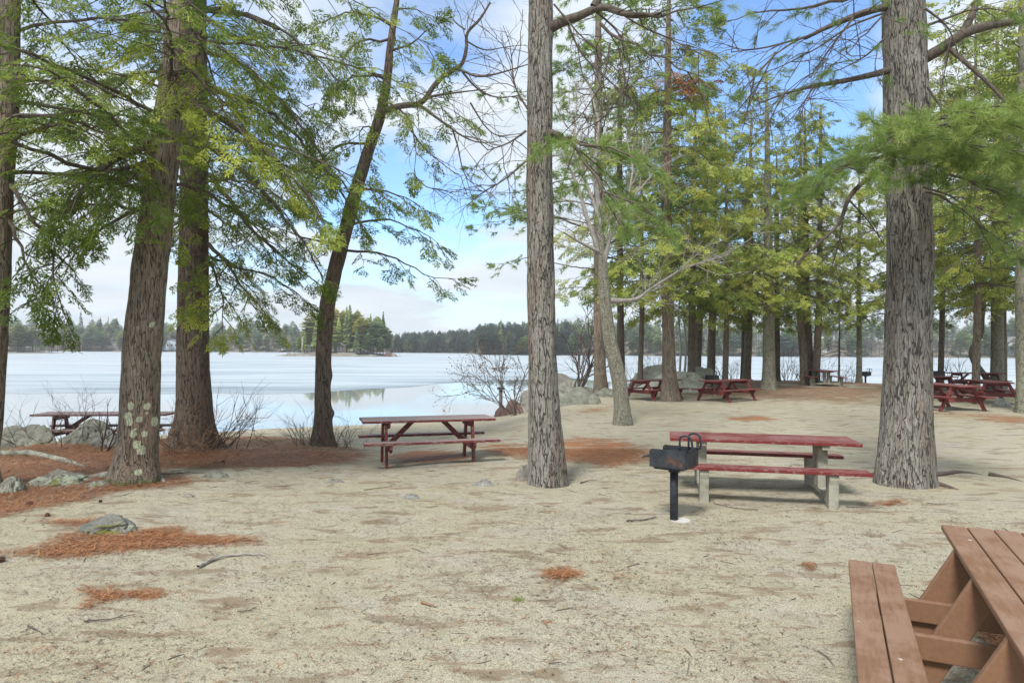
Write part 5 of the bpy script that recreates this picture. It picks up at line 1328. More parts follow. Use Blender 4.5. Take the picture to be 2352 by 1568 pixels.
rock('humped granite rock in front of the first red table', 182, 1024, 140, 58, M_ROCKG, 4, 12.9, .5, .5, 0, .2, peak=.25)
rock('angular rock wedged beside the lichen patched hemlock', 240, 1028, 72, 40, M_ROCK, 5, 12.6, .7, .6, 10, .2)
rock('lichen crusted ledge with a moss cushion among orange needles', 100, 1120, 150, 32, M_ROCKL, 6, None, .9, .3, -15, .3)
rock('pale lichen slab cut by the picture edge', 0, 1136, 70, 36, M_ROCKL, 7, None, 1.0, .4, 20, .25)
rock('flat pale stone between the ledge and the lichen patched hemlock', 212, 1120, 80, 10, M_ROCKL, 8, None, .8, .3, 0, .5)
rock('grey pointed rock with yellow moss in the needle drift', 226, 1229, 145, 36, M_ROCKM, 9, None, .7, .75, -8, .2, peak=.2)
rock('smooth green stone in the sand by the leaning hemlock', 486, 1098, 70, 15, M_ROCKG, 10, None, .6, .3, 0, .5)
rock('flat dark stone lying before the slender pine', 1105, 1117, 68, 14, M_ROCK, 11, None, .6, .4, 4, .4)
rock('small sunken stone in the open sand', 944, 1147, 46, 12, M_ROCK, 12, None, .7, .4, 0, .45)
rock('low sandy mound of buried rock beyond the moss rock', 432, 1144, 60, 8, M_ROCKW, 13, None, .6, .3, 0, .6)
rock('buried flat stone in the sand between hemlock and table', 768, 1110, 56, 8, M_ROCKW, 14, None, .6, .3, 0, .6)
rock('wedge of grey rock at the foot of the slender pine', 1196, 1104, 34, 36, M_ROCKW, 15, None, .7, .5, 30, .15, skew=.5)
rock('tall boulder at the waterline behind the slender pine', 1252, 958, 150, 82, M_ROCKW, 16, 27.0, .8, .45, 10, .15, skew=.25)
rock('pointed reddish rock at the water edge', 1153, 958, 34, 26, M_ROCKR, 17, 26.5, .9, .5, 0, .15, peak=.4)
rock('rounded brown rock tucked between the pointed one and the boulder', 1188, 957, 56, 32, M_ROCKR, 18, 27.2, .8, .35, 0, .2)
rock('long mossy green boulder sloping into the sand', 1325, 946, 150, 44, M_ROCKG, 19, 22.5, .8, .15, -8, .3, skew=-.3)
rock('low mossy boulder at the foot of the brown trunked pine', 1398, 912, 90, 20, M_ROCKG, 20, 26.5, .8, .2, 0, .35)
rock('sloping front slab of the great boulders', 1535, 906, 200, 50, M_ROCKP, 21, 29.5, .6, .45, -10, .25, skew=.35)
rock('rough upper block of the great boulders', 1520, 900, 150, 52, M_ROCKP, 22, 33.0, .7, .55, 5, .15, skew=.2)
rock('rounded end block of the great boulders', 1612, 898, 100, 46, M_ROCKP, 23, 34.0, .8, .3, 0, .2)
rock('pale broken shore rock behind the brown trunked pine', 1350, 905, 70, 26, M_ROCK, 24, 31.5, .8, .4, 0, .25)
for i, (u, w, h, yy, label) in enumerate(((1948, 30, 12, 39.6, 'pointed bank rock beside the thin lone hemlock'), (1930, 16, 9, 39.3, 'small dark bank rock below the dead spruce'), (2045, 40, 10, 38.2, 'flat bank rock between the far grill and the thick pine'), (2015, 24, 9, 38.6, 'brown bank rock just past the far grill'), (1690, 16, 8, 40.0, 'small dark stone on the bank by the joined trunks'))):
    rock(label, u, 0, w, h, M_ROCKW, 40 + i, yy, .8, .5, i * 20, .2, group='rocks along the bank')
rock('grey rock under the sunlit red table', 2312, 944, 42, 20, M_ROCK, 46, 21.3, .9, .2, 0, .25)

# buried roots crossing the needles
g = Geo(); P = np.array([[*onground(u, v)[:2], 0] for u, v in ((-40, 1042), (20, 1046), (60, 1044), (110, 1052), (160, 1063), (200, 1074))]); P[:, 2] = gz(P[:, 0], P[:, 1]) + np.array((.02, .03, .04, .03, .02, -.02))
Q, t, L = resample(P, .05); g.tube(Q, (.065 - .03 * t / L) * (1 + .5 * (vnoise(Q * 8) - .5)), 10)
tag(link('tree_root', g.mesh('tree_root', [M_ROCKL], True)), 'long lichen covered root snaking over the needles toward the leaning hemlock', 'root')

# ------------------------------------------------------------------ small things on the ground
def stick(label, pts, r, seed, twig=0, mat=None, lift=.012):
    rr = np.random.default_rng(seed); P = np.array([[*onground(u, v)[:2], 0] for u, v in pts]); P[:, 2] = gz(P[:, 0], P[:, 1]) + lift
    g = Geo(); Q, t, L = resample(P, max(.02, L_(P) / 14)); Q[:, 2] += rr.uniform(0, r, len(Q)); g.tube(Q, r * (1 - .6 * t / L), 6)
    for _ in range(twig):
        j = rr.integers(2, len(Q) - 1); d = Q[j] - Q[j - 1]; d = d / np.linalg.norm(d) + rr.normal(0, .6, 3) * (1, 1, .05)
        g.tube(np.array([Q[j], Q[j] + d * L * .12, Q[j] + d * L * .22 + (0, 0, .004)]), (r * .4, r * .3, r * .15), 4)
    return tag(link('fallen_stick', g.mesh('fallen_stick', [mat or M_TWIG], True)), label, 'stick')
def L_(P): return float(np.linalg.norm(np.diff(P, axis=0), axis=1).sum())
stick('long grey stick bowed across the sand below the needle drift', [(455, 1306), (485, 1290), (520, 1279), (560, 1276), (608, 1277)], .016, 1, 2, M_TWIGG)
stick('thin straight twig lying under the small needle patch', [(193, 1430), (250, 1426), (310, 1415)], .006, 2, 2)
stick('short dark twig at the end of the needle drift', [(560, 1238), (580, 1245), (600, 1246)], .007, 3)
stick('crooked twig lying near the lower edge of the sand', [(64, 1442), (85, 1450), (98, 1460)], .006, 4, 1)
stick('forked twig in the sand under the bowed stick', [(545, 1408), (570, 1406), (590, 1396)], .005, 5, 2)
stick('thin twig in the sand before the small sunken stone', [(835, 1127), (870, 1123), (910, 1117)], .006, 6, 1)
stick('orange brown bark strip on the open sand', [(967, 1388), (985, 1392), (1004, 1397)], .010, 7, 0, M_TWIGB)
stick('dark twig at the grill post', [(1440, 1199), (1475, 1197), (1508, 1190)], .011, 8, 2)
stick('twig on the sand beside the concrete legged table', [(2537 * .7656, 1166), (1985, 1168), (2030, 1168)], .007, 9, 1)
stick('curled twig beside the slender pine', [(1333, 1111), (1350, 1106), (1372, 1105)], .009, 10)
stick('pale twig standing out of the needles by the long shore rock', [(22, 1046), (24, 1030), (34, 1020)], .012, 11, 0, M_TWIGG)
stick('dark twig beside the smooth green stone', [(490 - 120, 1091), (410, 1089), (438, 1086)], .012, 12, 1)
stick('dark arc of root near the thick pine', [(2130, 1158), (2160, 1160), (2200, 1158)], .005, 13, 1)
stick('thin twig across the sand before the grill', [(1640, 1158), (1690, 1170), (1740, 1173)], .006, 14, 2)
stick('fine twig near the brown table bench', [(1880, 1500), (1900, 1512), (1918, 1535)], .004, 15, 1)
stick('short twig at the bottom edge of the sand', [(1260, 1528), (1285, 1524), (1300, 1530)], .004, 16, 1)
def cone(label, u, v, s, seed):
    x, y, z = onground(u, v); r = np.random.default_rng(seed); T = []
    V = []
    for i in range(60):
        t = i / 60; a = i * 2.4; rr = .42 * math.sin(math.pi * (.12 + .8 * t)); p = np.array((t - .5, rr * math.cos(a), rr * math.sin(a)))
        o_ = np.array((.18, math.cos(a) * .3, math.sin(a) * .3)); sd = np.array((0, -math.sin(a), math.cos(a))) * .13
        V += [p * .6 - sd * .5, p + o_ * .6 - sd, p + o_ + 0 * sd, p + o_ * .6 + sd]
    g = Geo(); g.add(np.array(V) * s, np.arange(240).reshape(-1, 4)); th = np.linspace(.05, .95, 9)
    g.tube(np.stack([(th - .5) * s, 0 * th, 0 * th], -1), .30 * s * np.sin(math.pi * th), 8)
    o = link('pine_cone', g.mesh('pine_cone', [M_CONE], False), None, (x, y, z + .36 * s)); o.rotation_euler = (r.uniform(-.3, .3), 0, r.uniform(0, 6.28))
    tag(o, label, 'pine cone', 'fallen pine cones')
cone('round reddish pine cone alone on the sand before the leaning hemlock', 230, 1153, 0.033, 1)
cone('dark pine cone lying in the orange needles', 67, 1162, 0.061, 2)
cone('small reddish cone on bare sand above the moss rock', 108, 1186, 0.044, 3)
cone('weathered cone at the tip of the needle drift', 4, 1290, 0.055, 4)
cone('dark cone in the brown litter past the leaning hemlock', 512, 1064, 0.050, 5)
x, y, z = onground(322, 1347)
# loose fallen needles and bits of bark
rL = np.random.default_rng(77)
def scatter(n, box, thr, lo=False):
    x = rL.uniform(box[0], box[1], n); y = box[2] + (box[3] - box[2]) * rL.uniform(0, 1, n) ** 1.4
    l, d = litter_at(x, y)
    nn = fbm(np.stack([x * 1.4, y * 1.4, 0 * x], -1), 3)
    k = (l + (nn - .5) * .9 > thr + rL.uniform(-.32, .32, n)) if not lo else (nn + rL.uniform(-.12, .12, n) > .54)
    return x[k], y[k]
def strips(name, x, y, Lr, wr, mat, toner, lift, tilt, label=None):
    n = len(x); a = rL.uniform(0, math.pi, n); L = rL.uniform(*Lr, n); w = rL.uniform(*wr, n)
    d = np.stack([np.cos(a), np.sin(a), rL.normal(0, tilt, n)], -1) * L[:, None] / 2; s = np.stack([-np.sin(a), np.cos(a), 0 * a], -1) * w[:, None]
    c = np.stack([x, y, gz(x, y) + rL.uniform(*lift, n)], -1); bend = s * rL.uniform(-9, 9, n)[:, None]
    c[:, 2] += np.abs(d[:, 2])
    V = np.stack([c - d - s * .4, c + bend - s, c + d, c + bend + s], 1).reshape(-1, 3)
    tone = np.repeat(rL.uniform(*toner, n), 4)
    o = link(name, fast_mesh(name, V, np.arange(4 * n).reshape(-1, 4), None, [mat], None, False, {'tone': tone}))
    return tag(o, label, None, None, 'stuff')
x1, y1 = scatter(700000, (-9, 7, 2.2, 13), .55)
strips('fallen_needles', x1, y1, (.06, .12), (.0022, .0042), M_LITTER, (.0, 1.0), (.002, .022), .12, 'orange pine needles matted on the sand')
x2, y2 = scatter(42000, (-5.5, 5.5, 2.0, 12), 0, True)
strips('needle_litter', x2, y2, (.03, .09), (.0018, .0034), M_DEBRIS, (.1, 1), (.001, .008), .05, 'thin scatter of dull needles on the sand')
x3, y3 = rL.uniform(-5.5, 5.5, 10000), 2 + 9 * rL.uniform(0, 1, 10000) ** 1.3
strips('bark_crumbs', x3, y3, (.010, .034), (.004, .010), M_DEBRIS, (0, .6), (.002, .006), .15, 'dark crumbs of bark and grit')
x5, y5 = rL.uniform(-6, 6, 7000), 2 + 11 * rL.uniform(0, 1, 7000) ** 1.3
strips('scattered_needles', x5, y5, (.05, .11), (.0018, .0032), M_LITTER, (.0, .8), (.002, .008), .06, 'stray orange needles strewn over the sand')
xa, ya = rL.uniform(-10, -1, 26000), rL.uniform(8, 15.5, 26000); la, da = litter_at(xa, ya); ka = (la > .55) & (da > .3); xa, ya = xa[ka], ya[ka]
strips('leaf_scraps', xa[::3], ya[::3], (.03, .075), (.008, .018), M_DEBRIS, (.2, 1.0), (.004, .03), .35, 'dry leaf scraps on the brown bank')
g = Geo()
for _ in range(260):
    xx, yy_ = rL.uniform(-6, 6), 2.2 + 10 * rL.uniform(0, 1) ** 1.2; a = rL.uniform(0, 6.28); Lt = rL.uniform(.05, .22); t_ = np.linspace(-.5, .5, 5); cv = rL.uniform(-.25, .25)
    P = np.stack([xx + Lt * (t_ * math.cos(a) - cv * t_ ** 2 * math.sin(a)), yy_ + Lt * (t_ * math.sin(a) + cv * t_ ** 2 * math.cos(a)), 0 * t_], -1)
    rr_ = rL.uniform(.0018, .0045); P[:, 2] = gz(P[:, 0], P[:, 1]) + rr_; g.tube(P, rr_ * np.array((.6, 1, 1, .8, .4)), 5)
tag(link('twig_litter', g.mesh('twig_litter', [M_TWIG], True)), 'short broken twigs strewn over the sand', None, None, 'stuff')
# a clump of orange needles, a green sprig
x, y, z = onground(1290, 1320); k = 260
strips('needle_clump', x + rL.normal(0, .075, k), y + rL.normal(0, .045, k), (.07, .13), (.002, .0035), M_LITTER, (.2, .9), (.004, .022), .12)
o = bpy.data.objects['needle_clump']; del o['kind']; tag(o, 'tangled orange needle clump alone on the open sand', 'needle clump')
cr = Crown(7); x, y, z = onground(1190, 1379)
for i in range(7): cr.put(np.array((x, y, z + .012)), np.array((math.cos(i * .9), math.sin(i * .9), .12)), UP, .055, .6)
tag(link('green_sprig', cr.mesh('green_sprig', SPRAYS, M_HLEAF, M_LIMB, (x, y, z)), None, (x, y, z)), 'tiny green hemlock sprig dropped on the sand', 'sprig')

# ------------------------------------------------------------------ far shore, island
rF = np.random.default_rng(303)
def conifer(seed, n=110, wide=.2, round_=False, bottom=.08):
    """one far tree of height 1: leaf clumps as quads, trunk as a thin tube; returns V, Q, is_trunk"""
    r = np.random.default_rng(seed); V, Q, tr = [], [], []
    for i in range(n):
        t = bottom + (1 - bottom) * (i + r.random()) / n
        R = wide * ((1 - t) ** .85 + .03) if not round_ else wide * (math.sin(math.pi * min(1, (t - bottom) / (1 - bottom) * .86 + .14)) ** .7 + .05)
        R *= r.uniform(.55, 1.12); a = i * 2.39996 + r.normal(0, .3); d = np.array((math.cos(a), math.sin(a), 0)); s = np.array((-math.sin(a), math.cos(a), 0))
        w = R * r.uniform(.35, .6) + .012; p = d * R * .15 + np.array((0, 0, t)); e = d * R + np.array((0, 0, t - R * r.uniform(.1, .5) + (R * .35 if round_ else 0)))
        m = (p + e) / 2 + np.array((0, 0, r.uniform(.0, .03)))
        b = len(V) ; V += [p, m + s * w + UP * r.normal(0, .012), e, m - s * w + UP * r.normal(0, .012)]; Q.append([b, b + 1, b + 2, b + 3]); tr.append(0)
    b = len(V)
    for k in range(5): V.append(np.array((.012 * math.cos(k * 1.2566), .012 * math.sin(k * 1.2566), -.05)))
    for k in range(5): V.append(np.array((.004 * math.cos(k * 1.2566), .004 * math.sin(k * 1.2566), .97)))
    for k in range(5): Q.append([b + k, b + (k + 1) % 5, b + 5 + (k + 1) % 5, b + 5 + k]); tr.append(1)
    return np.array(V), np.array(Q), np.array(tr)
def bare_far(seed, n=70):
    r = np.random.default_rng(seed); V, Q, tr = [], [], []
    def strip(a, c, w):
        s = np.cross(c - a, r.normal(size=3)); s *= w / (np.linalg.norm(s) + 1e-9); b = len(V); V.extend([a - s, a + s, c + s * .4, c - s * .4]); Q.append([b, b + 1, b + 2, b + 3]); tr.append(1)
    strip(np.array((0, 0, -.05)), np.array((.02, .01, .8)), .012); strip(np.array((0, 0, -.05)), np.array((.01, .02, .8)), .012)
    for i in range(n):
        t = r.uniform(.2, .85); a = r.uniform(0, 6.28); L = .30 * (1.1 - t) * r.uniform(.5, 1.3); p = np.array((0, 0, t * .9)); e = p + np.array((math.cos(a) * L * .7, math.sin(a) * L * .7, L))
        strip(p, e, .005)
        for k in range(2):
            q = p + (e - p) * r.uniform(.3, .9); strip(q, q + np.array((r.normal(0, .07), r.normal(0, .07), r.uniform(.04, .12))), .0035)
    return np.array(V), np.array(Q), np.array(tr)
CON = [conifer(1, 120, .17), conifer(2, 130, .22), conifer(3, 110, .14), conifer(4, 130, .25)]
RND = [conifer(5, 130, .24, True, .22), conifer(6, 140, .28, True, .18), conifer(9, 150, .26, True, .3)]
BAR = [bare_far(7), bare_far(8)]
def wood(name, label, spots, zf=None):
    """spots: x, y, height, kind, colour"""
    Vs, Qs, Cs, n = [], [], [], 0
    for x, y, h, kind, colr in spots:
        pr = {'c': CON, 'r': RND, 'b': BAR}[kind]; V, Q, tr = pr[rF.integers(0, len(pr))]
        a = rF.uniform(0, 6.28); ca, sa = math.cos(a), math.sin(a); k = rF.uniform(.85, 1.2)
        W = np.stack([(V[:, 0] * ca - V[:, 1] * sa) * h * k, (V[:, 0] * sa + V[:, 1] * ca) * h * k, V[:, 2] * h], -1) + (x, y, (gz1(x, y) if zf is None else zf) - .1)
        Vs.append(W); Qs.append(Q + n); n += len(V)
        per = np.repeat(rF.uniform(.75, 1.25, len(Q)), 4) if len(V) == 4 * len(Q) else None
        c = np.ones((len(V), 4)); c[:, :3] = np.array(colr) * (rF.uniform(.8, 1.2, (len(V), 1)))
        vt = np.zeros(len(V), bool); vt[Q[tr == 1].ravel()] = True
        if kind != 'b': c[vt, :3] = (.10, .085, .075)
        Cs.append(c)
    me = fast_mesh(name, np.concatenate(Vs), np.concatenate(Qs), None, [M_FAR], None, False, {'tint': np.concatenate(Cs)})
    return tag(link(name, me), label, None, None, 'stuff')
GR = [(0.290, 0.384, 0.172), (0.230, 0.328, 0.172), (0.384, 0.479, 0.192), (0.192, 0.290, 0.192)]
DK = [(0.086, 0.134, 0.111), (0.111, 0.160, 0.117), (0.073, 0.124, 0.111), (0.134, 0.172, 0.124)]
YL = [(0.324, 0.346, 0.121), (0.264, 0.305, 0.101), (0.384, 0.384, 0.152)]
BR = [(0.380, 0.323, 0.284), (0.323, 0.276, 0.247), (0.455, 0.399, 0.352), (0.399, 0.284, 0.247)]
def band(x0, x1, n, back, hr, mix, cols, jitter=1.0, ymin=0):
    out = []
    for _ in range(n):
        x = rF.uniform(x0, x1); yf = np.interp(x, FARSH[:, 0], FARSH[:, 1]); y = yf + ymin - 1.0 + back * rF.random() ** 1.5
        k = rF.choice(list(mix), p=[mix[m] for m in mix]); c = cols[k][rF.integers(0, len(cols[k]))]
        h = rF.uniform(*hr) * (1 if k != 'b' else .85)
        out.append((x, y, h, k, c))
    return out
S = band(-330, -100, 520, 60, (7, 12), {'c': .13, 'r': .47, 'b': .40}, {'c': GR, 'r': GR + YL[:1], 'b': BR})
for u, h in ((185, 17), (230, 14), (248, 14.5), (268, 14), (330, 13)): S.append(((u - 1176) / FPX * 352, 352, h, 'c', DK[1]))
wood('far_wood', 'mixed wood along the far shore beyond the leaning hemlock', S)
def mound(name, cx_, cy_, rx, ry, top, seed):
    g = Geo(); nr, ns = 12, 48
    rr = np.linspace(0, 1.12, nr); aa = np.arange(ns) * 2 * math.pi / ns
    A, B = np.meshgrid(rr, aa, indexing='ij'); px, py = A * np.cos(B) * rx, A * np.sin(B) * ry
    pz = top * (1 - A ** 2) + .5 * (fbm(np.stack([px * .4 + seed, py * .4, 0 * px], -1).reshape(-1, 3), 3).reshape(px.shape) - .5)
    V = np.stack([px + cx_, py + cy_, pz + LAKE_Z], -1).reshape(-1, 3); i = np.arange(nr - 1)[:, None] * ns; j = np.arange(ns)[None]; j2 = (j + 1) % ns
    g.add(V, np.stack([i + j, i + ns + j, i + ns + j2, i + j2], -1).reshape(-1, 4))
    tag(link(name, g.mesh(name, [M_FARLAND], True)), None, None, None, 'structure')
mound('spit_ground', -205, 256, 38, 9, 1.2, 3)
spit = []
for _ in range(110):
    a = rF.uniform(0, 6.28); q = rF.random() ** .5; x, y = -205 + 36 * q * math.cos(a), 256 + 8 * q * math.sin(a)
    k = 'b' if rF.random() < .42 else 'r'; spit.append((x, y, rF.uniform(6, 11) * (1 if x < -180 else .8), k, (YL if k == 'r' else [(.30, .27, .23), (.25, .22, .19)])[rF.integers(0, 2)]))
wood('pale_wood', 'yellowish wood on the near spit of shore', spit, LAKE_Z + .7)
wood('low_wood', 'low mixed wood on the shore behind the island', band(-104, -30, 320, 45, (5, 8), {'c': .18, 'r': .45, 'b': .37}, {'c': GR, 'r': GR, 'b': BR}))
wood('dark_wood', 'dense dark evergreen wood on the hill across the lake', band(-62, 26, 620, 75, (6.5, 10), {'c': .38, 'r': .5, 'b': .12}, {'c': DK, 'r': DK, 'b': BR}))
wood('grey_wood', 'hazy grey and green wood across the ice behind the grove', band(4, 330, 1000, 62, (6.5, 11), {'c': .12, 'r': .36, 'b': .52}, {'c': GR, 'r': GR, 'b': [(.23, .21, .20), (.19, .175, .17), (.27, .25, .235)]}))
S = band(-13, 8, 26, 8, (5, 9), {'r': .55, 'b': .45}, {'r': YL, 'b': [(.24, .15, .12), (.22, .17, .14)]})
S.append(((1150 - 1176) / FPX * 276, 277, 13.5, 'c', GR[2]))
wood('point_wood', 'yellow green pines and russet brush on the wooded point', S)

# the island
ICX, ICY, IRX, IRY = -55.0, 217.0, 20.0, 9.0
g = Geo(); nr, ns = 14, 60
rr = np.linspace(0, 1.12, nr); aa = np.arange(ns) * 2 * math.pi / ns
RRm, AA = np.meshgrid(rr, aa, indexing='ij'); px, py = RRm * np.cos(AA) * IRX, RRm * np.sin(AA) * IRY
pz = 1.5 * (1 - RRm ** 2) + .5 * (fbm(np.stack([px * .4, py * .4, 0 * px], -1).reshape(-1, 3), 3).reshape(px.shape) - .5)
V = np.stack([px + ICX, py + ICY, pz + LAKE_Z], -1).reshape(-1, 3); i = np.arange(nr - 1)[:, None] * ns; j = np.arange(ns)[None]; j2 = (j + 1) % ns
g.add(V, np.stack([i + j, i + ns + j, i + ns + j2, i + j2], -1).reshape(-1, 4))
tag(link('island_ground', g.mesh('island_ground', [M_FARLAND], True)), None, None, None, 'structure')
def island_tree(x, y, h, pr, colr, label, nm):
    V, Q, tr = pr; z = LAKE_Z + 1.2 * max(0.1, 1 - ((x - ICX) / IRX) ** 2 - ((y - ICY) / IRY) ** 2)
    root = thing(nm, label, 'tree', (x, y, z), rF.uniform(0, 6.28), 'trees on the island')
    c = np.ones((len(V), 4)); c[:, :3] = np.array(colr) * np.array((1.45, 1.3, .95)) * rF.uniform(.7, 1.3, (len(V), 1)); c[np.unique(Q[tr == 1]), :3] = (.12, .10, .085)
    for part, q in (('trunk', Q[tr == 1]), ('crown', Q[tr == 0])):
        if not len(q): continue
        idx = np.unique(q); mp = -np.ones(len(V), int); mp[idx] = np.arange(len(idx))
        link(part, fast_mesh(part, V[idx] * h, mp[q], None, [M_FAR], None, False, {'tint': c[idx]}), root)
DET = [conifer(21, 260, .2, False, .12), conifer(22, 260, .24, False, .2), conifer(23, 280, .27, True, .3), conifer(24, 260, .17, False, .3), conifer(25, 280, .3, True, .2)]
lab = {0: 'narrow green spruce growing on the small island', 1: 'broad green conifer growing on the small island', 2: 'yellow green rounded pine growing on the small island', 3: 'thin sparse conifer growing on the small island', 4: 'bushy green pine growing on the small island'}
for u, top, k, c, dy in ((690, 770, 4, GR[0], 0), (705, 735, 3, GR[2], 3), (716, 716, 4, YL[1], 2), (728, 722, 0, GR[0], -2), (742, 712, 2, YL[0], 3), (756, 718, 4, YL[1], 0), (770, 712, 2, YL[2], 2), (778, 730, 1, GR[2], -3), (788, 716, 2, YL[0], 3), (796, 708, 0, GR[1], -2), (803, 703, 1, GR[0], 1), (812, 722, 4, GR[2], 3), (820, 716, 2, YL[1], 2),
                         (828, 728, 2, YL[0], -3), (836, 738, 4, GR[2], 2), (845, 730, 4, GR[0], -1), (851, 722, 3, GR[0], 2), (858, 736, 2, GR[3], -3), (866, 726, 4, GR[0], 1), (872, 740, 4, GR[3], -2), (880, 716, 3, DK[1], 2), (888, 748, 4, GR[3], -1), (760, 745, 4, GR[2], -5), (735, 750, 1, GR[0], -5), (820, 752, 1, GR[3], -6), (846, 760, 4, GR[3], -6), (875, 768, 4, GR[3], -5), (700, 758, 1, GR[0], -4)):
    y = ICY + dy; x = (u - 1176) / FPX * y; zt = at(u, top, y)[2]; z = LAKE_Z + .9
    island_tree(x, y, zt - z, DET[k], c, lab[k], 'island_tree')
# island cabin, rocks, flagpole
def hut(name, label, x, y, z, w, d, h, roof_h, wall, roof, rz=0, wins=2, cat='cottage', chim=False):
    root = thing(name, label, cat, (x, y, z), R_(rz))
    link('wall', MB().prism([(-w / 2, -1), (w / 2, -1), (w / 2, h), (0, h + roof_h), (-w / 2, h)], lambda a, b, t: (a, t, b), -d / 2, d / 2).mesh('wall', wall), root)
    e = .35; f = lambda a, b, t: (a, t, b); s = roof_h / (w / 2)
    for sg in (-1, 1):
        link('roof', MB().prism([(0, h + roof_h + .05), (0, h + roof_h + .25), (sg * (w / 2 + e), h - e * s + .22), (sg * (w / 2 + e), h - e * s + .05)], f, -d / 2 - e, d / 2 + e).mesh('roof', roof), root)
    for i in range(wins):
        xx = (i - (wins - 1) / 2) * w / (wins + .4)
        wn_ = link('window', MB().box(xx - .55, xx + .55, -d / 2 - .06, -d / 2 - .002, h * .35, h * .78).mesh('window', M_PALE), root)
        link('pane', MB().box(xx - .42, xx + .42, -d / 2 - .075, -d / 2 - .061, h * .40, h * .73).mesh('pane', M_BLACK), wn_)
    link('door', MB().box(w * .36, w * .36 + .9, -d / 2 - .05, -d / 2 - .002, 0, min(2.0, h * .8)).mesh('door', M_TWIG), root)
    if chim: link('chimney', MB().box(-w * .2 - .3, -w * .2 + .3, .2, .8, h, h + roof_h + .9).mesh('chimney', M_REDW), root)
P_CREAM = m_plain('cream_clapboard', (.55, .52, .42), (.66, .63, .53), 3, .8); P_WHITE = m_plain('white_clapboard', (.70, .71, .72), (.80, .80, .80), 3, .8)
P_DARK = m_plain('dark_boards', (.05, .045, .04), (.10, .085, .075), 3, .85); P_BLUE = m_plain('blue_grey_roof', (.20, .27, .33), (.29, .36, .42), 3, .7); P_ROOFR = m_plain('faded_red_roof', (.42, .10, .085), (.52, .17, .14), 3, .7)
P_GREY = m_plain('grey_shingle', (.16, .155, .15), (.26, .25, .24), 4, .85); P_BRRED = m_plain('dull_red_boards', (.24, .085, .075), (.33, .13, .11), 3, .8)
def shore_hut(u, back, *a, **k):
    y = 300.0
    for _ in range(20): x = (u - 1176) / FPX * y; y = float(np.interp(x, FARSH[:, 0], FARSH[:, 1])) + back
    return x, y, gz1(x, y)
for (u, back), nm, label, args in (
    ((184, 6), 'boathouse', 'small dark boathouse with faded red roof on the far shore', (5, 4.5, 2.0, 1.0, P_DARK, P_ROOFR, 90, 1)),
    ((316, 5), 'cottage', 'cream cottage among trees on the far shore beside the leaning hemlock', (9, 6, 3.6, 1.8, P_CREAM, P_GREY, 0, 3)),
    ((283, 7), 'cottage', 'grey roofed camp half hidden by bare trees on the far shore', (8, 6, 3.0, 1.6, P_GREY, P_BLUE, 0, 2)),
    ((355, 5), 'cottage', 'pale low cottage next to the cream one on the far shore', (8, 6, 2.8, 1.4, P_WHITE, P_GREY, 90, 2)),
    ((398, 9), 'cottage', 'pale blue house seen between the two big hemlocks', (9, 7, 3.2, 1.4, m_plain('pale_blue_boards', (.36, .48, .58), (.48, .58, .66), 3, .8), P_GREY, 0, 4)),
    ((664, 9), 'cottage', 'small white camp on the low shore behind the dark hemlock', (6, 5, 3.0, 1.5, P_WHITE, P_GREY, 0, 2)),
    ((1805, 9), 'lodge', 'long dull red lodge with blue grey roof across the ice', (9, 6, 2.4, 1.3, P_BRRED, P_BLUE, 0, 3)),
    ((1878, 14), 'cottage', 'white gabled cottage on the slope behind the triple trunk', (7, 7, 3.8, 2.4, P_WHITE, P_GREY, 0, 3)),
    ((2322, 10), 'cottage', 'white gabled house across the ice beside the smooth grey trunk', (8, 7, 3.6, 2.6, P_WHITE, P_GREY, 0, 3)),
    ((1575, 11), 'cottage', 'pale cottage glimpsed across the ice above the boulders', (8, 6, 3.2, 2.0, P_CREAM, P_GREY, 0, 2))):
    x, y, z = shore_hut(u, back); hut(nm, label, x, y, z + .1, *args)
x, y = (783 - 1176) / FPX * 214, 214.0; hut('cabin', 'dark cabin with a sloping roof on the small island', x, y, LAKE_Z + 1.0, 3.4, 3.4, 2.2, .9, P_DARK, P_GREY, 0, 1, 'cabin')
x, y = (694 - 1176) / FPX * 209, 209.0
fp = thing('flagpole', 'white flagpole on the rocky tip of the island', 'flagpole', (x, y, LAKE_Z + .8))
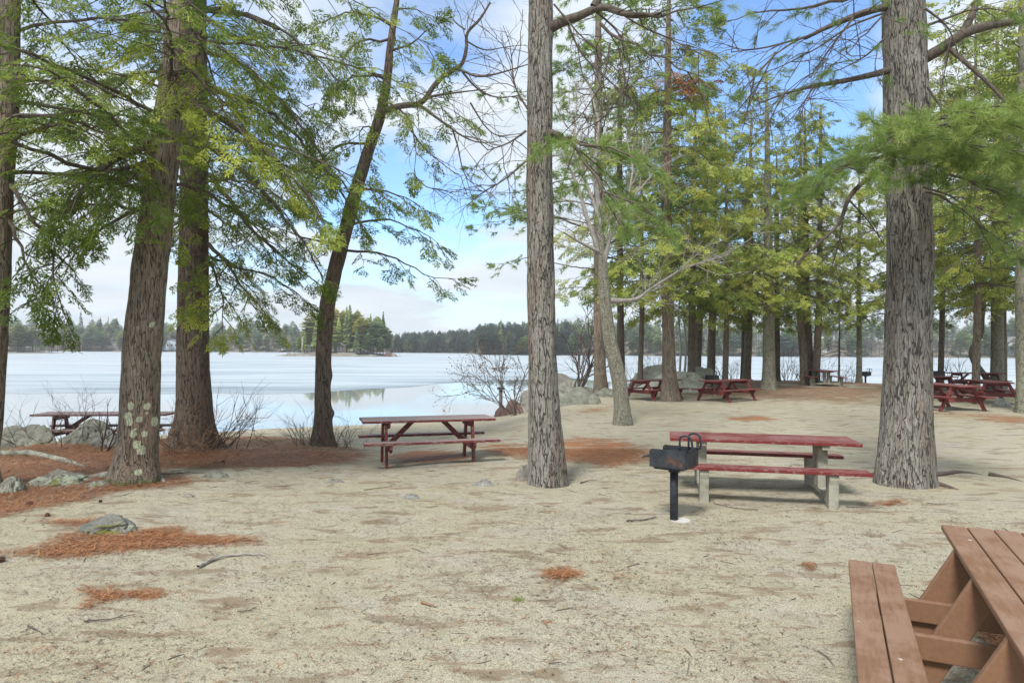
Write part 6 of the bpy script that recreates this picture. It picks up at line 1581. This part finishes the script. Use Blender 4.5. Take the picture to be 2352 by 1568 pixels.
link('pole', MB().rod([(0, 0, -.4), (0, 0, 2.5), (0, 0, 4.9)], .09, 8).mesh('pole', M_PALE, True), fp); link('finial', MB().rod([(0, 0, 4.88), (0, 0, 4.98), (0, 0, 5.1)], .14, 8).mesh('finial', M_PALE, True), fp)
for i, (u, v, w, h, m, label) in enumerate(((664, 819, 30, 9, M_ROCKW, 'dark low rock at the bare tip of the island'), (684, 820, 30, 8, M_ROCK, 'pale rock under the flagpole on the island'), (892, 819, 26, 14, M_ROCKR, 'reddish rock at the wooded end of the island'), (905, 818, 16, 9, M_ROCK, 'grey boulder beside the reddish island rock'), (812, 820, 40, 7, M_ROCK, 'pale shore ledge along the island trees'), (850, 820, 40, 6, M_ROCK, 'white flecked ledge near the cabin on the island'))):
    x = (u - 1176) / FPX * 209; rock(label, u, 0, w, h, m, 60 + i, 208.0, .6, .4, 0, .2)
    o = bpy.context.scene.objects[-1] if False else None
for o in list(COL.objects):
    if o.get('category') == 'rock' and o.location.y > 200: o.location.z = LAKE_Z - .05
# broken post standing in the water beside the bush
x, y = (1151 - 1176) / FPX * 33.5, 33.5
wp = thing('mooring_post', 'weathered post standing in the water behind the bare shrub', 'post', (x, y, LAKE_Z)); link('pole', MB().rod([(0, 0, -.6), (0, 0, .3), (0, 0, .95)], .09, 10).mesh('pole', M_TWIG, True), wp); link('cap', MB().rod([(0, 0, .951), (0, 0, 1.0), (0, 0, 1.05)], .2, 10).mesh('cap', M_POST, True), wp)

# ------------------------------------------------------------------ the air over the lake
hm = bpy.data.materials.new('thin_air'); hm.use_nodes = True
hn, hl = hm.node_tree.nodes, hm.node_tree.links
hn.remove(hn['Principled BSDF'])
pv = hn.new('ShaderNodeVolumePrincipled'); pv.inputs['Density'].default_value = 0.00055
pv.inputs['Color'].default_value = (0.97, 0.985, 1.0, 1); pv.inputs['Anisotropy'].default_value = 0.2
hl.new(pv.outputs[0], hn['Material Output'].inputs['Volume'])
hz = link('haze', MB().box(-525, 525, -36, 646, -5, 24).mesh('haze', hm)); tag(hz, None, None, None, 'stuff')
